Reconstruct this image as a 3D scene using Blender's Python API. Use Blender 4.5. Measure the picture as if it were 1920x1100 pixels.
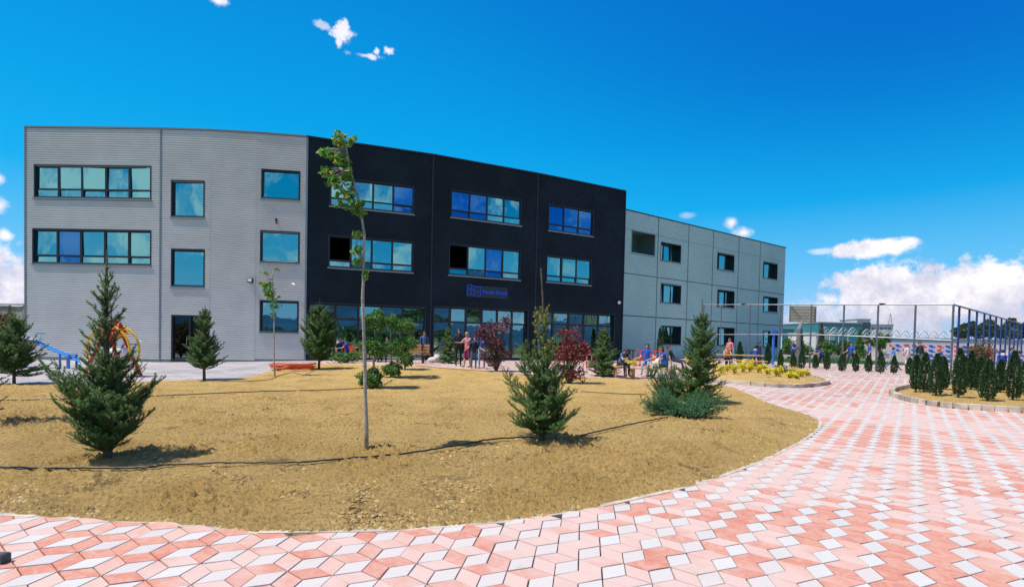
import bpy, math, random
import numpy as np, time
T0 = time.time()
from mathutils import Vector, Matrix
for o in list(bpy.data.objects): bpy.data.objects.remove(o)
SC = bpy.context.scene; COL = SC.collection

# ------------------------------------------------------------------ camera
EYE = 1.6; ROLL = .022; PIT = math.atan(.024); FPX = 960.
cd = bpy.data.cameras.new('camera'); cam = bpy.data.objects.new('camera', cd); COL.objects.link(cam)
cd.sensor_width = 36; cd.lens = 18; cd.shift_y = 110/1920; cd.clip_start = .1; cd.clip_end = 9000
FW = np.array([0, math.cos(PIT), -math.sin(PIT)]); U0 = np.array([0, math.sin(PIT), math.cos(PIT)]); R0 = np.array([1., 0, 0])
RT = R0*math.cos(ROLL)+U0*math.sin(ROLL); UP = U0*math.cos(ROLL)-R0*math.sin(ROLL)
cam.matrix_world = Matrix(((RT[0], UP[0], -FW[0], 0), (RT[1], UP[1], -FW[1], 0), (RT[2], UP[2], -FW[2], EYE), (0, 0, 0, 1)))
SC.camera = cam
SC.view_settings.view_transform = 'Standard'; SC.view_settings.look = 'None'
SC.view_settings.exposure = .3; SC.view_settings.gamma = 1

# ------------------------------------------------------------------ sun
SUN_EL = math.radians(64); sd = np.array([.98, .30]); sd = sd/np.hypot(*sd)          # shadows fall along sd
sl = bpy.data.lights.new('sun', 'SUN'); sl.energy = 4.6; sl.angle = math.radians(.5); sl.color = (1, .94, .84)
sun = bpy.data.objects.new('sun', sl); COL.objects.link(sun)
Ld = Vector((sd[0]*math.cos(SUN_EL), sd[1]*math.cos(SUN_EL), -math.sin(SUN_EL)))
sun.rotation_euler = Ld.to_track_quat('-Z', 'Y').to_euler(); sun.location = (-20, -5, 60)

# ------------------------------------------------------------------ node maths helper
class X:
    nt = None
    def __init__(s, v): s.v = v
    @staticmethod
    def m(op, *a, clamp=False):
        n = X.nt.nodes.new('ShaderNodeMath'); n.operation = op; n.use_clamp = clamp
        for i, q in enumerate(a):
            if isinstance(q, X): X.nt.links.new(q.v, n.inputs[i])
            else: n.inputs[i].default_value = q
        return X(n.outputs[0])
    def __add__(s, o): return X.m('ADD', s, o)
    __radd__ = __add__
    def __sub__(s, o): return X.m('SUBTRACT', s, o)
    def __rsub__(s, o): return X.m('SUBTRACT', o, s)
    def __mul__(s, o): return X.m('MULTIPLY', s, o)
    __rmul__ = __mul__
    def __truediv__(s, o): return X.m('DIVIDE', s, o)
def sstep(x, a, b):
    n = X.nt.nodes.new('ShaderNodeMapRange'); n.interpolation_type = 'SMOOTHSTEP'
    X.nt.links.new(x.v, n.inputs[0]); n.inputs[1].default_value = a; n.inputs[2].default_value = b
    return X(n.outputs[0])
def noise(vec, scale, detail=3, rough=.55, dist=0, dim='3D'):
    n = X.nt.nodes.new('ShaderNodeTexNoise'); n.noise_dimensions = dim
    if vec is not None: X.nt.links.new(vec, n.inputs['Vector'])
    n.inputs['Scale'].default_value = scale; n.inputs['Detail'].default_value = detail
    n.inputs['Roughness'].default_value = rough; n.inputs['Distortion'].default_value = dist
    return X(n.outputs[0])
def mixc(f, a, b):
    n = X.nt.nodes.new('ShaderNodeMix'); n.data_type = 'RGBA'
    for q, i in ((f, 0), (a, 6), (b, 7)):
        if isinstance(q, X): X.nt.links.new(q.v, n.inputs[i])
        elif i == 0: n.inputs[0].default_value = q
        else: n.inputs[i].default_value = (*q, 1)
    return X(n.outputs[2])

# ------------------------------------------------------------------ world: daylight sky with clouds
def azel(px, py):
    d = FW+(px-960)/FPX*RT+(660-py)/FPX*UP
    return math.atan2(d[0], d[1]), math.asin(d[2]/np.linalg.norm(d))
W = bpy.data.worlds.new('World'); SC.world = W; W.use_nodes = True
X.nt = W.node_tree; W.node_tree.nodes.clear()
tc = W.node_tree.nodes.new('ShaderNodeTexCoord'); sep = W.node_tree.nodes.new('ShaderNodeSeparateXYZ')
W.node_tree.links.new(tc.outputs['Generated'], sep.inputs[0])
dx, dy, dz = (X(sep.outputs[i]) for i in range(3))
az = X.m('ARCTAN2', dx, dy); el = X.m('ARCSINE', dz)
sky = W.node_tree.nodes.new('ShaderNodeTexSky'); sky.sky_type = 'NISHITA'; sky.sun_disc = False
sky.sun_elevation = SUN_EL; sky.sun_rotation = math.atan2(-sd[0], -sd[1])
sky.altitude = 500; sky.dust_density = .6; sky.ozone_density = 3
ramp = W.node_tree.nodes.new('ShaderNodeValToRGB'); W.node_tree.links.new(sstep(el, 0, 1.2).v, ramp.inputs[0])
mr = X.m('DIVIDE', el, 1.2); W.node_tree.links.new(mr.v, ramp.inputs[0])
cr = ramp.color_ramp; cr.elements[0].position = 0; cr.elements[0].color = (.40, .56, .80, 1)
cr.elements[1].position = 1; cr.elements[1].color = (0, .03, .25, 1)
for p, c in ((.10, (.12, .46, .78)), (.20, (.005, .36, .74)), (.30, (.0, .30, .68)), (.42, (0, .235, .61)), (.55, (0, .17, .53))):
    e = cr.elements.new(p); e.color = (*c, 1)
base = X(ramp.outputs[0])
dark = sstep(az+el*.9, .1, 1.15)*sstep(el, .12, .5)
base = mixc(dark*.85, base, (0, .11, .48))
hs = W.node_tree.nodes.new('ShaderNodeVectorMath'); hs.operation = 'SCALE'; hs.inputs[3].default_value = .10
W.node_tree.links.new(sky.outputs[0], hs.inputs[0])
base = mixc(.02, base, X(hs.outputs[0]))
cn = noise(tc.outputs['Generated'], 9, 8, .62)
cn2 = noise(tc.outputs['Generated'], 38, 6, .65)
mask = None
def blob(px, py, wx, wy, soft=1.0, amp=1.0):
    global mask
    a0, e0 = azel(px, py); c = math.cos(a0)**2
    u = (az-a0)*(FPX/c**.0/(wx*c)) if False else (az-a0)*(FPX/(wx*c))
    v = (el-e0)*(FPX/(wy*math.cos(a0)))
    d = X.m('SQRT', u*u+v*v)
    m_ = sstep((1.15-d)*.5+((cn-.5)*1.2+(cn2-.5)*1.5)*soft, -.02 if wx < 40 else .02, .55 if wx < 40 else .32)*amp
    mask = m_ if mask is None else X.m('MAXIMUM', mask, m_)
for b in ((642, 60, 15, 10, 1.9, .85), (658, 64, 20, 4, 1.8, .65), (608, 48, 11, 5, 1.6, .5), (636, 80, 5, 8, 1.3, .8), (688, 105, 32, 4, 1.5, .75), (728, 94, 9, 6, 1.7, .85), (706, 96, 6, 6, 1.6, .8), (408, 2, 22, 8, .9),
          (1372, 418, 14, 12, .6, .9), (1392, 436, 24, 14, .6), (1288, 404, 14, 6, .5, .3),
          (1630, 465, 95, 17, .55), (1560, 470, 60, 7, .5, .5),
          (1760, 560, 240, 62, .8), (1880, 540, 170, 62, .8), (1640, 530, 110, 30, .7), (1500, 600, 90, 40, .8, .5), (2050, 560, 220, 90, .8), (1620, 600, 240, 42, .8, .75),
          (-5, 335, 16, 12, .6), (-4, 385, 22, 17, .6, .85), (8, 440, 18, 13, .6), (-60, 530, 150, 82, .7), (30, 560, 60, 90, .6)):
    blob(*b)
# cloud field in the half of the sky behind the camera (seen only in the windows)
cf = noise(tc.outputs['Generated'], 8, 7, .62, .6)
mask = X.m('MAXIMUM', mask, sstep(cf, .46, .62)*sstep(dy, .05, -.25)*.9)
shade = sstep(noise(tc.outputs['Generated'], 15, 7, .68)+(el*-1.2), .24, .56)
ccol = mixc(shade, (.90, .86, .88), (.52, .53, .66))
final = mixc(mask*sstep(el, -.01, .01), base, ccol)
gm = mixc(sstep(el, -.03, .0), (.20, .17, .12), final)
bg = W.node_tree.nodes.new('ShaderNodeBackground'); bg.inputs[1].default_value = 1.0
W.node_tree.links.new(gm.v, bg.inputs[0])
wo = W.node_tree.nodes.new('ShaderNodeOutputWorld'); W.node_tree.links.new(bg.outputs[0], wo.inputs[0])

# ------------------------------------------------------------------ ground height and pixel placement
def ss(x, a, b):
    t = np.clip((np.asarray(x, float)-a)/(b-a), 0, 1); return t*t*(3-2*t)
def gz0(x, y): return .33*ss(y, 10, 24)*ss(x, -20, -5)
BED = None
def polydist(x, y, poly):
    x = np.asarray(x, float); y = np.asarray(y, float); ins = np.zeros(x.shape, bool); dm = np.full(x.shape, 1e9)
    n = len(poly)
    for i in range(n):
        ax, ay = poly[i]; bx, by = poly[(i+1) % n]
        c = (ay > y) != (by > y)
        with np.errstate(divide='ignore', invalid='ignore'):
            xx = ax+(y-ay)*(bx-ax)/(by-ay if by != ay else 1e-9)
        ins ^= c & (x < xx)
        L = (bx-ax)**2+(by-ay)**2+1e-12
        t = np.clip(((x-ax)*(bx-ax)+(y-ay)*(by-ay))/L, 0, 1)
        dm = np.minimum(dm, np.hypot(x-ax-t*(bx-ax), y-ay-t*(by-ay)))
    return np.where(ins, dm, -dm)
def ray(px, py): return FW+(px-960)/FPX*RT+(660-py)/FPX*UP
def hit(px, py, fn):
    d = ray(px, py); lo, hi = 2., 400.
    ts = np.geomspace(lo, hi, 700)
    for k in range(3):
        x, y, z = d[0]*ts, d[1]*ts, d[2]*ts+EYE
        b = z < fn(x, y)
        i = int(np.argmax(b)) if b.any() else len(ts)-1
        i = max(i, 1); ts = np.linspace(ts[i-1], ts[i], 40)
    p = d*ts[-1]; return np.array([p[0], p[1], p[2]+EYE])
def G0(px, py): return hit(px, py, gz0)
def catmull(P, n=8, closed=True):
    P = [np.array(p[:2], float) for p in P]; out = []; N = len(P)
    for i in range(N if closed else N-1):
        p0 = P[(i-1) % N] if closed or i > 0 else P[0]; p1 = P[i]; p2 = P[(i+1) % N]; p3 = P[(i+2) % N] if closed or i+2 < N else P[-1]
        for k in range(n):
            t = k/n; out.append(.5*((2*p1)+(-p0+p2)*t+(2*p0-5*p1+4*p2-p3)*t*t+(-p0+3*p1-3*p2+p3)*t**3))
    if not closed: out.append(P[-1])
    return out
fr = [(0, 968), (320, 985), (470, 1002), (640, 1003), (860, 990), (1060, 966), (1290, 915), (1420, 870), (1500, 830), (1538, 800), (1520, 781), (1440, 756), (1370, 726), (1290, 716), (1200, 712), (1100, 708), (980, 702), (870, 692), (650, 684), (540, 686), (500, 697), (450, 709), (300, 715), (0, 722)]
BED = catmull([(-9, 4.9)]+[G0(*q) for q in fr]+[(-24, 14), (-22, 8)], 6)
_xs = np.array([p[0] for p in BED]); _ys = np.array([p[1] for p in BED])
def mound(x, y):
    d = polydist(x, y, BED); return np.where(d > 0, ss(d, 0, .9)*.14+ss(d, .3, 3.5)*.10, 0)*(1-.92*ss(y, 8, 15))
def gz(x, y): return gz0(x, y)+mound(x, y)
_mg = None
def G(px, py): return hit(px, py, gz)
def Wy(px, py, Y):
    d = ray(px, py); t = Y/d[1]; p = d*t; return np.array([p[0], p[1], p[2]+EYE])
def pxm(p): return FPX/float(np.dot(np.array(p)-np.array([0, 0, EYE]), FW))        # pixels per metre there
def ztop(p, py):
    "height above base p that reaches image row py"
    sc = pxm(p); v = np.array([p[0], p[1], p[2]-EYE]); f = v@FW; y0 = 660-FPX*(v@UP)/f
    return (y0-py)/sc

# ------------------------------------------------------------------ mesh helpers
class MB:
    def __init__(s): s.v = []; s.f = []; s.m = []; s.n = 0
    def add(s, V, Fs, m=0):
        V = np.asarray(V, float); s.v.append(V); o = s.n; s.n += len(V)
        s.f += [tuple(int(i)+o for i in f) for f in Fs]; s.m += [m]*len(Fs)
    def box(s, x0, y0, z0, x1, y1, z1, m=0, T=None):
        V = np.array([[x0, y0, z0], [x1, y0, z0], [x1, y1, z0], [x0, y1, z0], [x0, y0, z1], [x1, y0, z1], [x1, y1, z1], [x0, y1, z1]], float)
        if T is not None: V = T(V)
        s.add(V, [(0, 3, 2, 1), (4, 5, 6, 7), (0, 1, 5, 4), (1, 2, 6, 5), (2, 3, 7, 6), (3, 0, 4, 7)], m)
    def tube(s, pts, rad, k=6, m=0, cap=True):
        pts = [np.asarray(p, float) for p in pts]; n = len(pts)
        if np.isscalar(rad): rad = [rad]*n
        ref = None; V = []
        for i, p in enumerate(pts):
            t = pts[min(i+1, n-1)]-pts[max(i-1, 0)]; t = t/(np.linalg.norm(t)+1e-9)
            if ref is None: ref = np.array([1., 0, 0]) if abs(t[0]) < .8 else np.array([0, 1., 0])
            u = ref-t*(ref@t); u /= np.linalg.norm(u)+1e-9; ref = u; w = np.cross(t, u)
            for j in range(k):
                a = 2*math.pi*j/k; V.append(p+rad[i]*(math.cos(a)*u+math.sin(a)*w))
        F = [(i*k+j, i*k+(j+1) % k, (i+1)*k+(j+1) % k, (i+1)*k+j) for i in range(n-1) for j in range(k)]
        if cap: F += [tuple(range(k))[::-1], tuple((n-1)*k+j for j in range(k))]
        s.add(V, F, m)
    def ball(s, c, r, m=0, nu=8, nv=6, T=None):
        r = np.array([r]*3 if np.isscalar(r) else r, float); V = []
        for i in range(nv+1):
            a = math.pi*i/nv
            for j in range(nu):
                b = 2*math.pi*j/nu; V.append([math.sin(a)*math.cos(b), math.sin(a)*math.sin(b), math.cos(a)])
        V = np.array(V)*r+np.array(c)
        if T is not None: V = T(V)
        s.add(V, [(i*nu+j, (i+1)*nu+j, (i+1)*nu+(j+1) % nu, i*nu+(j+1) % nu) for i in range(nv) for j in range(nu)], m)
    def lathe(s, prof, c=(0, 0, 0), k=12, m=0):
        V = [[c[0]+r*math.cos(2*math.pi*j/k), c[1]+r*math.sin(2*math.pi*j/k), c[2]+z] for r, z in prof for j in range(k)]
        s.add(V, [(i*k+j, i*k+(j+1) % k, (i+1)*k+(j+1) % k, (i+1)*k+j) for i in range(len(prof)-1) for j in range(k)], m)
    def build(s, name, mats, parent=None, smooth=False, loc=None):
        me = bpy.data.meshes.new(name)
        V = np.concatenate(s.v) if s.v else np.zeros((0, 3))
        me.from_pydata(V.tolist(), [], s.f)
        if not isinstance(mats, (list, tuple)): mats = [mats]
        for q in mats: me.materials.append(q)
        if len(mats) > 1: me.polygons.foreach_set('material_index', np.array(s.m, np.int32))
        if smooth: me.polygons.foreach_set('use_smooth', np.ones(len(s.f), bool))
        me.update(); o = bpy.data.objects.new(name, me); COL.objects.link(o)
        if parent: o.parent = parent
        if loc is not None: o.location = loc
        return o
def tag(o, label=None, cat=None, group=None, kind=None):
    if label: o['label'] = label
    if cat: o['category'] = cat
    if group: o['group'] = group
    if kind: o['kind'] = kind
    return o
def empty(name, loc, label, cat, group=None, rz=0):
    o = bpy.data.objects.new(name, None); COL.objects.link(o); o.location = loc; o.rotation_euler = (0, 0, rz)
    o.empty_display_size = .2
    return tag(o, label, cat, group)
def copy_tree(o, parent=None):
    c = o.copy(); COL.objects.link(c); c.parent = parent
    for ch in list(o.children): copy_tree(ch, c)
    return c
def triobj(name, V, F, mat, parent=None, attr=None, smooth=False):
    "fast big mesh: V (n,3), F (m,k)"
    me = bpy.data.meshes.new(name); n, k = F.shape
    me.vertices.add(len(V)); me.vertices.foreach_set('co', np.asarray(V, np.float32).ravel())
    me.loops.add(n*k); me.loops.foreach_set('vertex_index', F.astype(np.int32).ravel())
    me.polygons.add(n); me.polygons.foreach_set('loop_start', np.arange(0, n*k, k, dtype=np.int32))
    if attr is not None:
        a = me.attributes.new('rnd', 'FLOAT', 'FACE'); a.data.foreach_set('value', attr.astype(np.float32))
    me.polygons.foreach_set('use_smooth', np.full(n, smooth))
    me.materials.append(mat); me.update(calc_edges=True); me.validate()
    o = bpy.data.objects.new(name, me); COL.objects.link(o)
    if parent: o.parent = parent
    return o

# ------------------------------------------------------------------ materials
MT = {}
def mat(name, col, rough=.7, metal=0, spec=.5, var=0, vscale=6, bump=0, bscale=30, col2=None, coat=0):
    if name in MT: return MT[name]
    m = bpy.data.materials.new(name); m.use_nodes = True; nt = m.node_tree; X.nt = nt
    b = nt.nodes['Principled BSDF']; b.inputs['Base Color'].default_value = (*col, 1)
    b.inputs['Roughness'].default_value = rough; b.inputs['Metallic'].default_value = metal
    b.inputs['Specular IOR Level'].default_value = spec; b.inputs['Coat Weight'].default_value = coat
    t = nt.nodes.new('ShaderNodeTexCoord')
    if var or col2:
        c2 = col2 or tuple(min(1, c*(1+var)) for c in col); c1 = col if col2 else tuple(c*(1-var) for c in col)
        f = sstep(noise(t.outputs['Object'], vscale, 5, .6), .32, .68)
        nt.links.new(mixc(f, c1, c2).v, b.inputs['Base Color'])
    if bump:
        bn = nt.nodes.new('ShaderNodeBump'); bn.inputs['Strength'].default_value = bump; bn.inputs['Distance'].default_value = .02
        nt.links.new(noise(t.outputs['Object'], bscale, 5, .6).v, bn.inputs['Height']); nt.links.new(bn.outputs[0], b.inputs['Normal'])
    MT[name] = m; return m
def leafmat(name, c1, c2, c3=None, trans=.25, rough=.55):
    if name in MT: return MT[name]
    m = bpy.data.materials.new(name); m.use_nodes = True; nt = m.node_tree; X.nt = nt
    b = nt.nodes['Principled BSDF']; out = nt.nodes['Material Output']
    a = nt.nodes.new('ShaderNodeAttribute'); a.attribute_name = 'rnd'
    r = nt.nodes.new('ShaderNodeValToRGB'); nt.links.new(a.outputs['Fac'], r.inputs[0])
    r.color_ramp.elements[0].color = (*c1, 1); r.color_ramp.elements[1].color = (*c2, 1)
    if c3: r.color_ramp.elements[1].position = .8; e = r.color_ramp.elements.new(.97); e.color = (*c3, 1)
    nt.links.new(r.outputs[0], b.inputs['Base Color']); b.inputs['Roughness'].default_value = rough
    tr = nt.nodes.new('ShaderNodeBsdfTranslucent'); nt.links.new(r.outputs[0], tr.inputs[0])
    mx = nt.nodes.new('ShaderNodeMixShader'); mx.inputs[0].default_value = trans
    nt.links.new(b.outputs[0], mx.inputs[1]); nt.links.new(tr.outputs[0], mx.inputs[2]); nt.links.new(mx.outputs[0], out.inputs[0])
    MT[name] = m; return m

def glassmat(name, fac, tint, inner, wob=.15):
    m = bpy.data.materials.new(name); m.use_nodes = True; nt = m.node_tree; X.nt = nt
    nt.nodes.remove(nt.nodes['Principled BSDF']); out = nt.nodes['Material Output']
    g = nt.nodes.new('ShaderNodeBsdfGlossy'); g.inputs['Color'].default_value = (*tint, 1); g.inputs['Roughness'].default_value = .015
    t = nt.nodes.new('ShaderNodeBsdfTransparent'); t.inputs['Color'].default_value = (*inner, 1)
    tc_ = nt.nodes.new('ShaderNodeTexCoord'); bn = nt.nodes.new('ShaderNodeBump'); bn.inputs['Strength'].default_value = wob; bn.inputs['Distance'].default_value = .05
    nt.links.new(noise(tc_.outputs['Object'], .7, 2, .5).v, bn.inputs['Height']); nt.links.new(bn.outputs[0], g.inputs['Normal'])
    mx = nt.nodes.new('ShaderNodeMixShader'); mx.inputs[0].default_value = fac
    nt.links.new(t.outputs[0], mx.inputs[1]); nt.links.new(g.outputs[0], mx.inputs[2]); nt.links.new(mx.outputs[0], out.inputs[0])
    return m
# ================================================================== SETTING
def vnoise(x, y, seed=0):
    xi = np.floor(x).astype(int); yi = np.floor(y).astype(int); fx = x-xi; fy = y-yi
    fx = fx*fx*(3-2*fx); fy = fy*fy*(3-2*fy)
    def h(a, b):
        n = (a*374761393+b*668265263+seed*982451653) & 0xffffffff
        n = ((n ^ (n >> 13))*1274126177) & 0xffffffff
        return ((n ^ (n >> 16)) & 0xffff)/65535.
    return (h(xi, yi)*(1-fx)+h(xi+1, yi)*fx)*(1-fy)+(h(xi, yi+1)*(1-fx)+h(xi+1, yi+1)*fx)*fy
def gridmesh(name, xs, ys, fz, mat_, keep=None):
    XX, YY = np.meshgrid(xs, ys); ZZ = fz(XX, YY); V = np.stack([XX, YY, ZZ], -1).reshape(-1, 3)
    ny, nx = XX.shape; i = np.arange(ny-1)[:, None]*nx+np.arange(nx-1)[None]; i = i.ravel()
    F = np.stack([i, i+1, i+nx+1, i+nx], 1)
    if keep is not None:
        c = V[F].mean(1); F = F[keep(c[:, 0], c[:, 1])]
    return triobj(name, V, F, mat_, smooth=True)
# ground: one sheet to the horizon
gm_ = mat('far_ground', (.10, .13, .05), .95, var=.3, vscale=.05)
gx = np.concatenate([[-5000, -1500, -500, -150, -70], np.arange(-40, 60, 1.), [75, 110, 200, 600, 1500, 5000]])
gy = np.concatenate([[-5000, -1500, -500, -150, -60, -25], np.arange(-10, 70, 1.), [85, 120, 200, 600, 1500, 5000]])
g = gridmesh('ground', gx, gy, lambda x, y: gz0(x, y)-.05, gm_); tag(g, kind='structure')
# paved plaza: dark joint bed under the pavers
jm = mat('joint_sand', (.035, .028, .025), .95, var=.3, vscale=20)
pb = gridmesh('pavement', np.arange(-16, 75, 1.), np.arange(-6, 66, 1.), lambda x, y: gz0(x, y), jm); tag(pb, kind='structure')
# rhombic pavers laid in the tumbling-block pattern
def pavermat():
    m = bpy.data.materials.new('paver'); m.use_nodes = True; nt = m.node_tree; X.nt = nt; b = nt.nodes['Principled BSDF']
    a = nt.nodes.new('ShaderNodeAttribute'); a.attribute_name = 'rnd'; v = X(a.outputs['Fac'])
    t = nt.nodes.new('ShaderNodeTexCoord'); o = t.outputs['Object']
    white = X.m('GREATER_THAN', v, 1.); r = X.m('FRACT', v)
    dust = sstep(noise(o, .38, 5, .65)+(r-.5)*.2, .385, .55)
    fine = noise(o, 22, 4, .65)
    mott = sstep(noise(o, 9, 4, .7, 1.), .35, .7)
    red = mixc(r, (.50, .185, .13), (.56, .28, .205)); red = mixc(mott*.6, red, (.58, .38, .31))
    red = mixc(dust*.8, red, (.57, .445, .405))
    wh = mixc(r*.6+fine*.4, (.57, .545, .52), (.44, .43, .425)); wh = mixc(dust*.7, wh, (.54, .475, .45))
    c = mixc(white, red, wh)
    spots = sstep(noise(o, 2.3, 7, .75, .6), .58, .72)
    c = mixc(spots*.45, c, (.40, .31, .22)); pit = sstep(noise(o, 75, 3, .6), .60, .72); c = mixc(pit*.3, c, (.22, .15, .13))
    nt.links.new(c.v, b.inputs['Base Color']); b.inputs['Roughness'].default_value = .8; b.inputs['Specular IOR Level'].default_value = .25
    bn = nt.nodes.new('ShaderNodeBump'); bn.inputs['Strength'].default_value = .35; bn.inputs['Distance'].default_value = .004
    nt.links.new(noise(o, 160, 3, .6).v, bn.inputs['Height']); nt.links.new(bn.outputs[0], b.inputs['Normal'])
    return m
PM = pavermat()
BED2 = catmull([(G0(*q)[0], G0(*q)[1]) for q in [(1300, 716), (1360, 719), (1440, 726), (1500, 727), (1548, 721), (1535, 712), (1490, 703), (1420, 699), (1345, 697), (1290, 700)]], 6)
BED3 = catmull([(G0(*q)[0], G0(*q)[1]) for q in [(1676, 741), (1700, 752), (1760, 764), (1850, 771), (1960, 776), (2060, 770), (2100, 745), (2000, 728), (1850, 722), (1740, 725), (1690, 732)]], 6)
TER = [(-30, 12), (G0(560, 720)[0], 12), tuple(G0(560, 681)[:2]), (G0(575, 679)[0]+.1, 28.5), (-30, 28.5)]
def pavers():
    rng = np.random.default_rng(4); s = .185
    th = [math.radians(a) for a in (22, 142, 262)]; d = [np.array([math.cos(a), math.sin(a)])*s for a in th]
    A = d[0]-d[1]; B = d[1]-d[2]
    M = np.linalg.inv(np.stack([A, B], 1)); cs = M@np.array([[-15, 62, -15, 62], [2.5, 2.5, 47, 47]])
    i = np.arange(int(cs[0].min())-1, int(cs[0].max())+2); j = np.arange(int(cs[1].min())-1, int(cs[1].max())+2)
    I, J = np.meshgrid(i, j); C = I.ravel()[:, None]*A+J.ravel()[:, None]*B
    x, y = C[:, 0], C[:, 1]
    k = (y > 2.7) & (y < 46) & (x > -15) & (x < 60) & (x < 1.25*y+2.2) & (x > -1.2*y-2)
    C = C[k]; x, y = C[:, 0], C[:, 1]
    k = (polydist(x, y, BED) < .3) & (polydist(x, y, BED2) < -.02) & (polydist(x, y, BED3) < -.02) & (polydist(x, y, TER) < 0)
    C = C[k]
    V = []; F = []; R = []; n = 0
    for q, (a, b) in enumerate(((0, 2), (0, 1), (1, 2))):
        o = C.copy(); cen = o+(d[a]+d[b])/2
        kk = polydist(cen[:, 0], cen[:, 1], BED) < .03; o = o[kk]; cen = cen[kk]
        pts = np.stack([o, o+d[a], o+d[a]+d[b], o+d[b]], 1)                   # N,4,2
        near = cen[:, 1] < 14
        for nearp in (True, False):
            pp = pts[near == nearp]; cc = cen[near == nearp]; N = len(pp)
            if not N: continue
            cc = cc[:, None, :]; L = pp-cc; jit = rng.normal(0, .0012, (N, 1, 2))
            ang = rng.normal(0, .006, (N, 1)); L = np.stack([L[..., 0]-ang*L[..., 1], L[..., 1]+ang*L[..., 0]], -1)
            zt = rng.normal(0, .0012, (N, 1))+(L[..., 0]*rng.normal(0, .008, (N, 1))+L[..., 1]*rng.normal(0, .008, (N, 1)))
            if nearp: levels = ((.930, .026), (.954, .0225), (.958, .002))
            else: levels = ((.955, .025),)
            base = n; nl = len(levels)
            vs = []
            for sc_, z in levels:
                P2 = cc+jit+L*sc_; zz = gz0(P2[..., 0], P2[..., 1])+z+(zt if z > .01 else 0)
                vs.append(np.concatenate([P2, zz[..., None]], -1))
            vs = np.stack(vs, 1).reshape(-1, 3); V.append(vs)
            idx = n+np.arange(N)[:, None]*4*nl
            r = rng.random(N)*.98+(1.01 if q == 0 else 0)
            r = np.where(r >= 1.999, 1.99, r)
            cross = np.cross(L[0, 1]-L[0, 0], L[0, 2]-L[0, 0]); od = [0, 1, 2, 3] if cross > 0 else [3, 2, 1, 0]
            F.append(idx+np.array([od])); R.append(r)
            for l in range(nl-1):
                for e in range(4):
                    a0, b0 = od[e], od[(e+1) % 4]
                    F.append(idx+np.array([[a0+4*l, a0+4*l+4, b0+4*l+4, b0+4*l]])); R.append(r)
            n += len(vs)
    return triobj('paving_blocks', np.concatenate(V), np.concatenate(F), PM, attr=np.concatenate(R))
pv = pavers(); tag(pv, 'pink and white rhombic concrete pavers laid like tumbling blocks', kind='structure')

# soil beds
def soilmat(name, c1, c2, c3):
    m = bpy.data.materials.new(name); m.use_nodes = True; nt = m.node_tree; X.nt = nt; b = nt.nodes['Principled BSDF']
    o = nt.nodes.new('ShaderNodeTexCoord').outputs['Object']
    f = sstep(noise(o, 1.1, 6, .7), .35, .7); g2 = sstep(noise(o, 26, 6, .8), .47, .62); st = sstep(noise(o, 1.3, 8, .82, .6), .55, .66)
    c = mixc(f, c1, c2); c = mixc(g2*.66, c, c3); c = mixc(st*.7, c, tuple(q*.38 for q in c3)); sp = sstep(noise(o, 48, 3, .7), .60, .68); c = mixc(sp*.6, c, (.09, .07, .045))
    nt.links.new(c.v, b.inputs['Base Color']); b.inputs['Roughness'].default_value = .95; b.inputs['Specular IOR Level'].default_value = .1
    bn = nt.nodes.new('ShaderNodeBump'); bn.inputs['Strength'].default_value = 1.; bn.inputs['Distance'].default_value = .09
    h = noise(o, 22, 7, .8)+noise(o, 60, 5, .8)*.5
    nt.links.new(h.v, bn.inputs['Height']); nt.links.new(bn.outputs[0], b.inputs['Normal'])
    return m
SOIL = soilmat('dry_soil', (.84, .57, .21), (.68, .44, .15), (.20, .145, .075))
def clod(x, y):
    n1 = vnoise(x*9, y*9, 1); n2 = vnoise(x*21, y*21, 2); n3 = vnoise(x*45, y*45, 3); big = vnoise(x*1.3, y*1.3, 5)
    a = .25+1.1*ss(big, .35, .8)
    return (np.abs(n1-.5)*.05+np.clip(n2-.45, 0, 1)*.07+np.clip(n3-.45, 0, 1)*.065)*a+(vnoise(x*3, y*3, 4)-.5)*.035
def soil(name, poly, ys, smin, smax, ns, fz, amp=1.):
    t = np.linspace(smin, smax, ns); YY = ys[:, None]*np.ones_like(t)[None]; XX = YY*t[None]*1.0+t[None]*2.
    d = polydist(XX, YY, poly)
    e = d+(vnoise(XX*6, YY*6, 9)-.5)*.10
    Z = fz(XX, YY)+.03+clod(XX, YY)*amp*(1+.25*np.exp(-np.clip(d, 0, 9)/.9))*ss(d, -.02, .25)*(1-.6*ss(YY, 9, 22))-.09*ss(-e, -.03, .07)
    V = np.stack([XX, YY, Z], -1).reshape(-1, 3); ny, nx = XX.shape
    i = (np.arange(ny-1)[:, None]*nx+np.arange(nx-1)[None]).ravel(); F = np.stack([i, i+1, i+nx+1, i+nx], 1)
    F = F[(d.ravel()[F] > -.12).any(1)]
    return triobj(name, V, F, SOIL, smooth=True)
ys = [3.9]
while ys[-1] < 31: ys.append(ys[-1]+.014*(ys[-1]/4.)**1.75)
ys = np.array(ys)
so = soil('soil', BED, ys, -1.25, .95, 760, gz); tag(so, kind='structure')
ys2 = np.arange(min(p[1] for p in BED2)-.2, max(p[1] for p in BED2)+.3, .12)
def gzb(poly, h): return lambda x, y: gz0(x, y)+h*ss(polydist(x, y, poly), -.05, .9)
so2 = soil('soil', BED2, ys2, .20, .75, 260, gzb(BED2, .17)); tag(so2, kind='structure')
so3 = soil('soil', BED3, np.arange(min(p[1] for p in BED3)-.2, max(p[1] for p in BED3)+.3, .09), .5, 1.3, 320, gzb(BED3, .13)); tag(so3, kind='structure')
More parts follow.
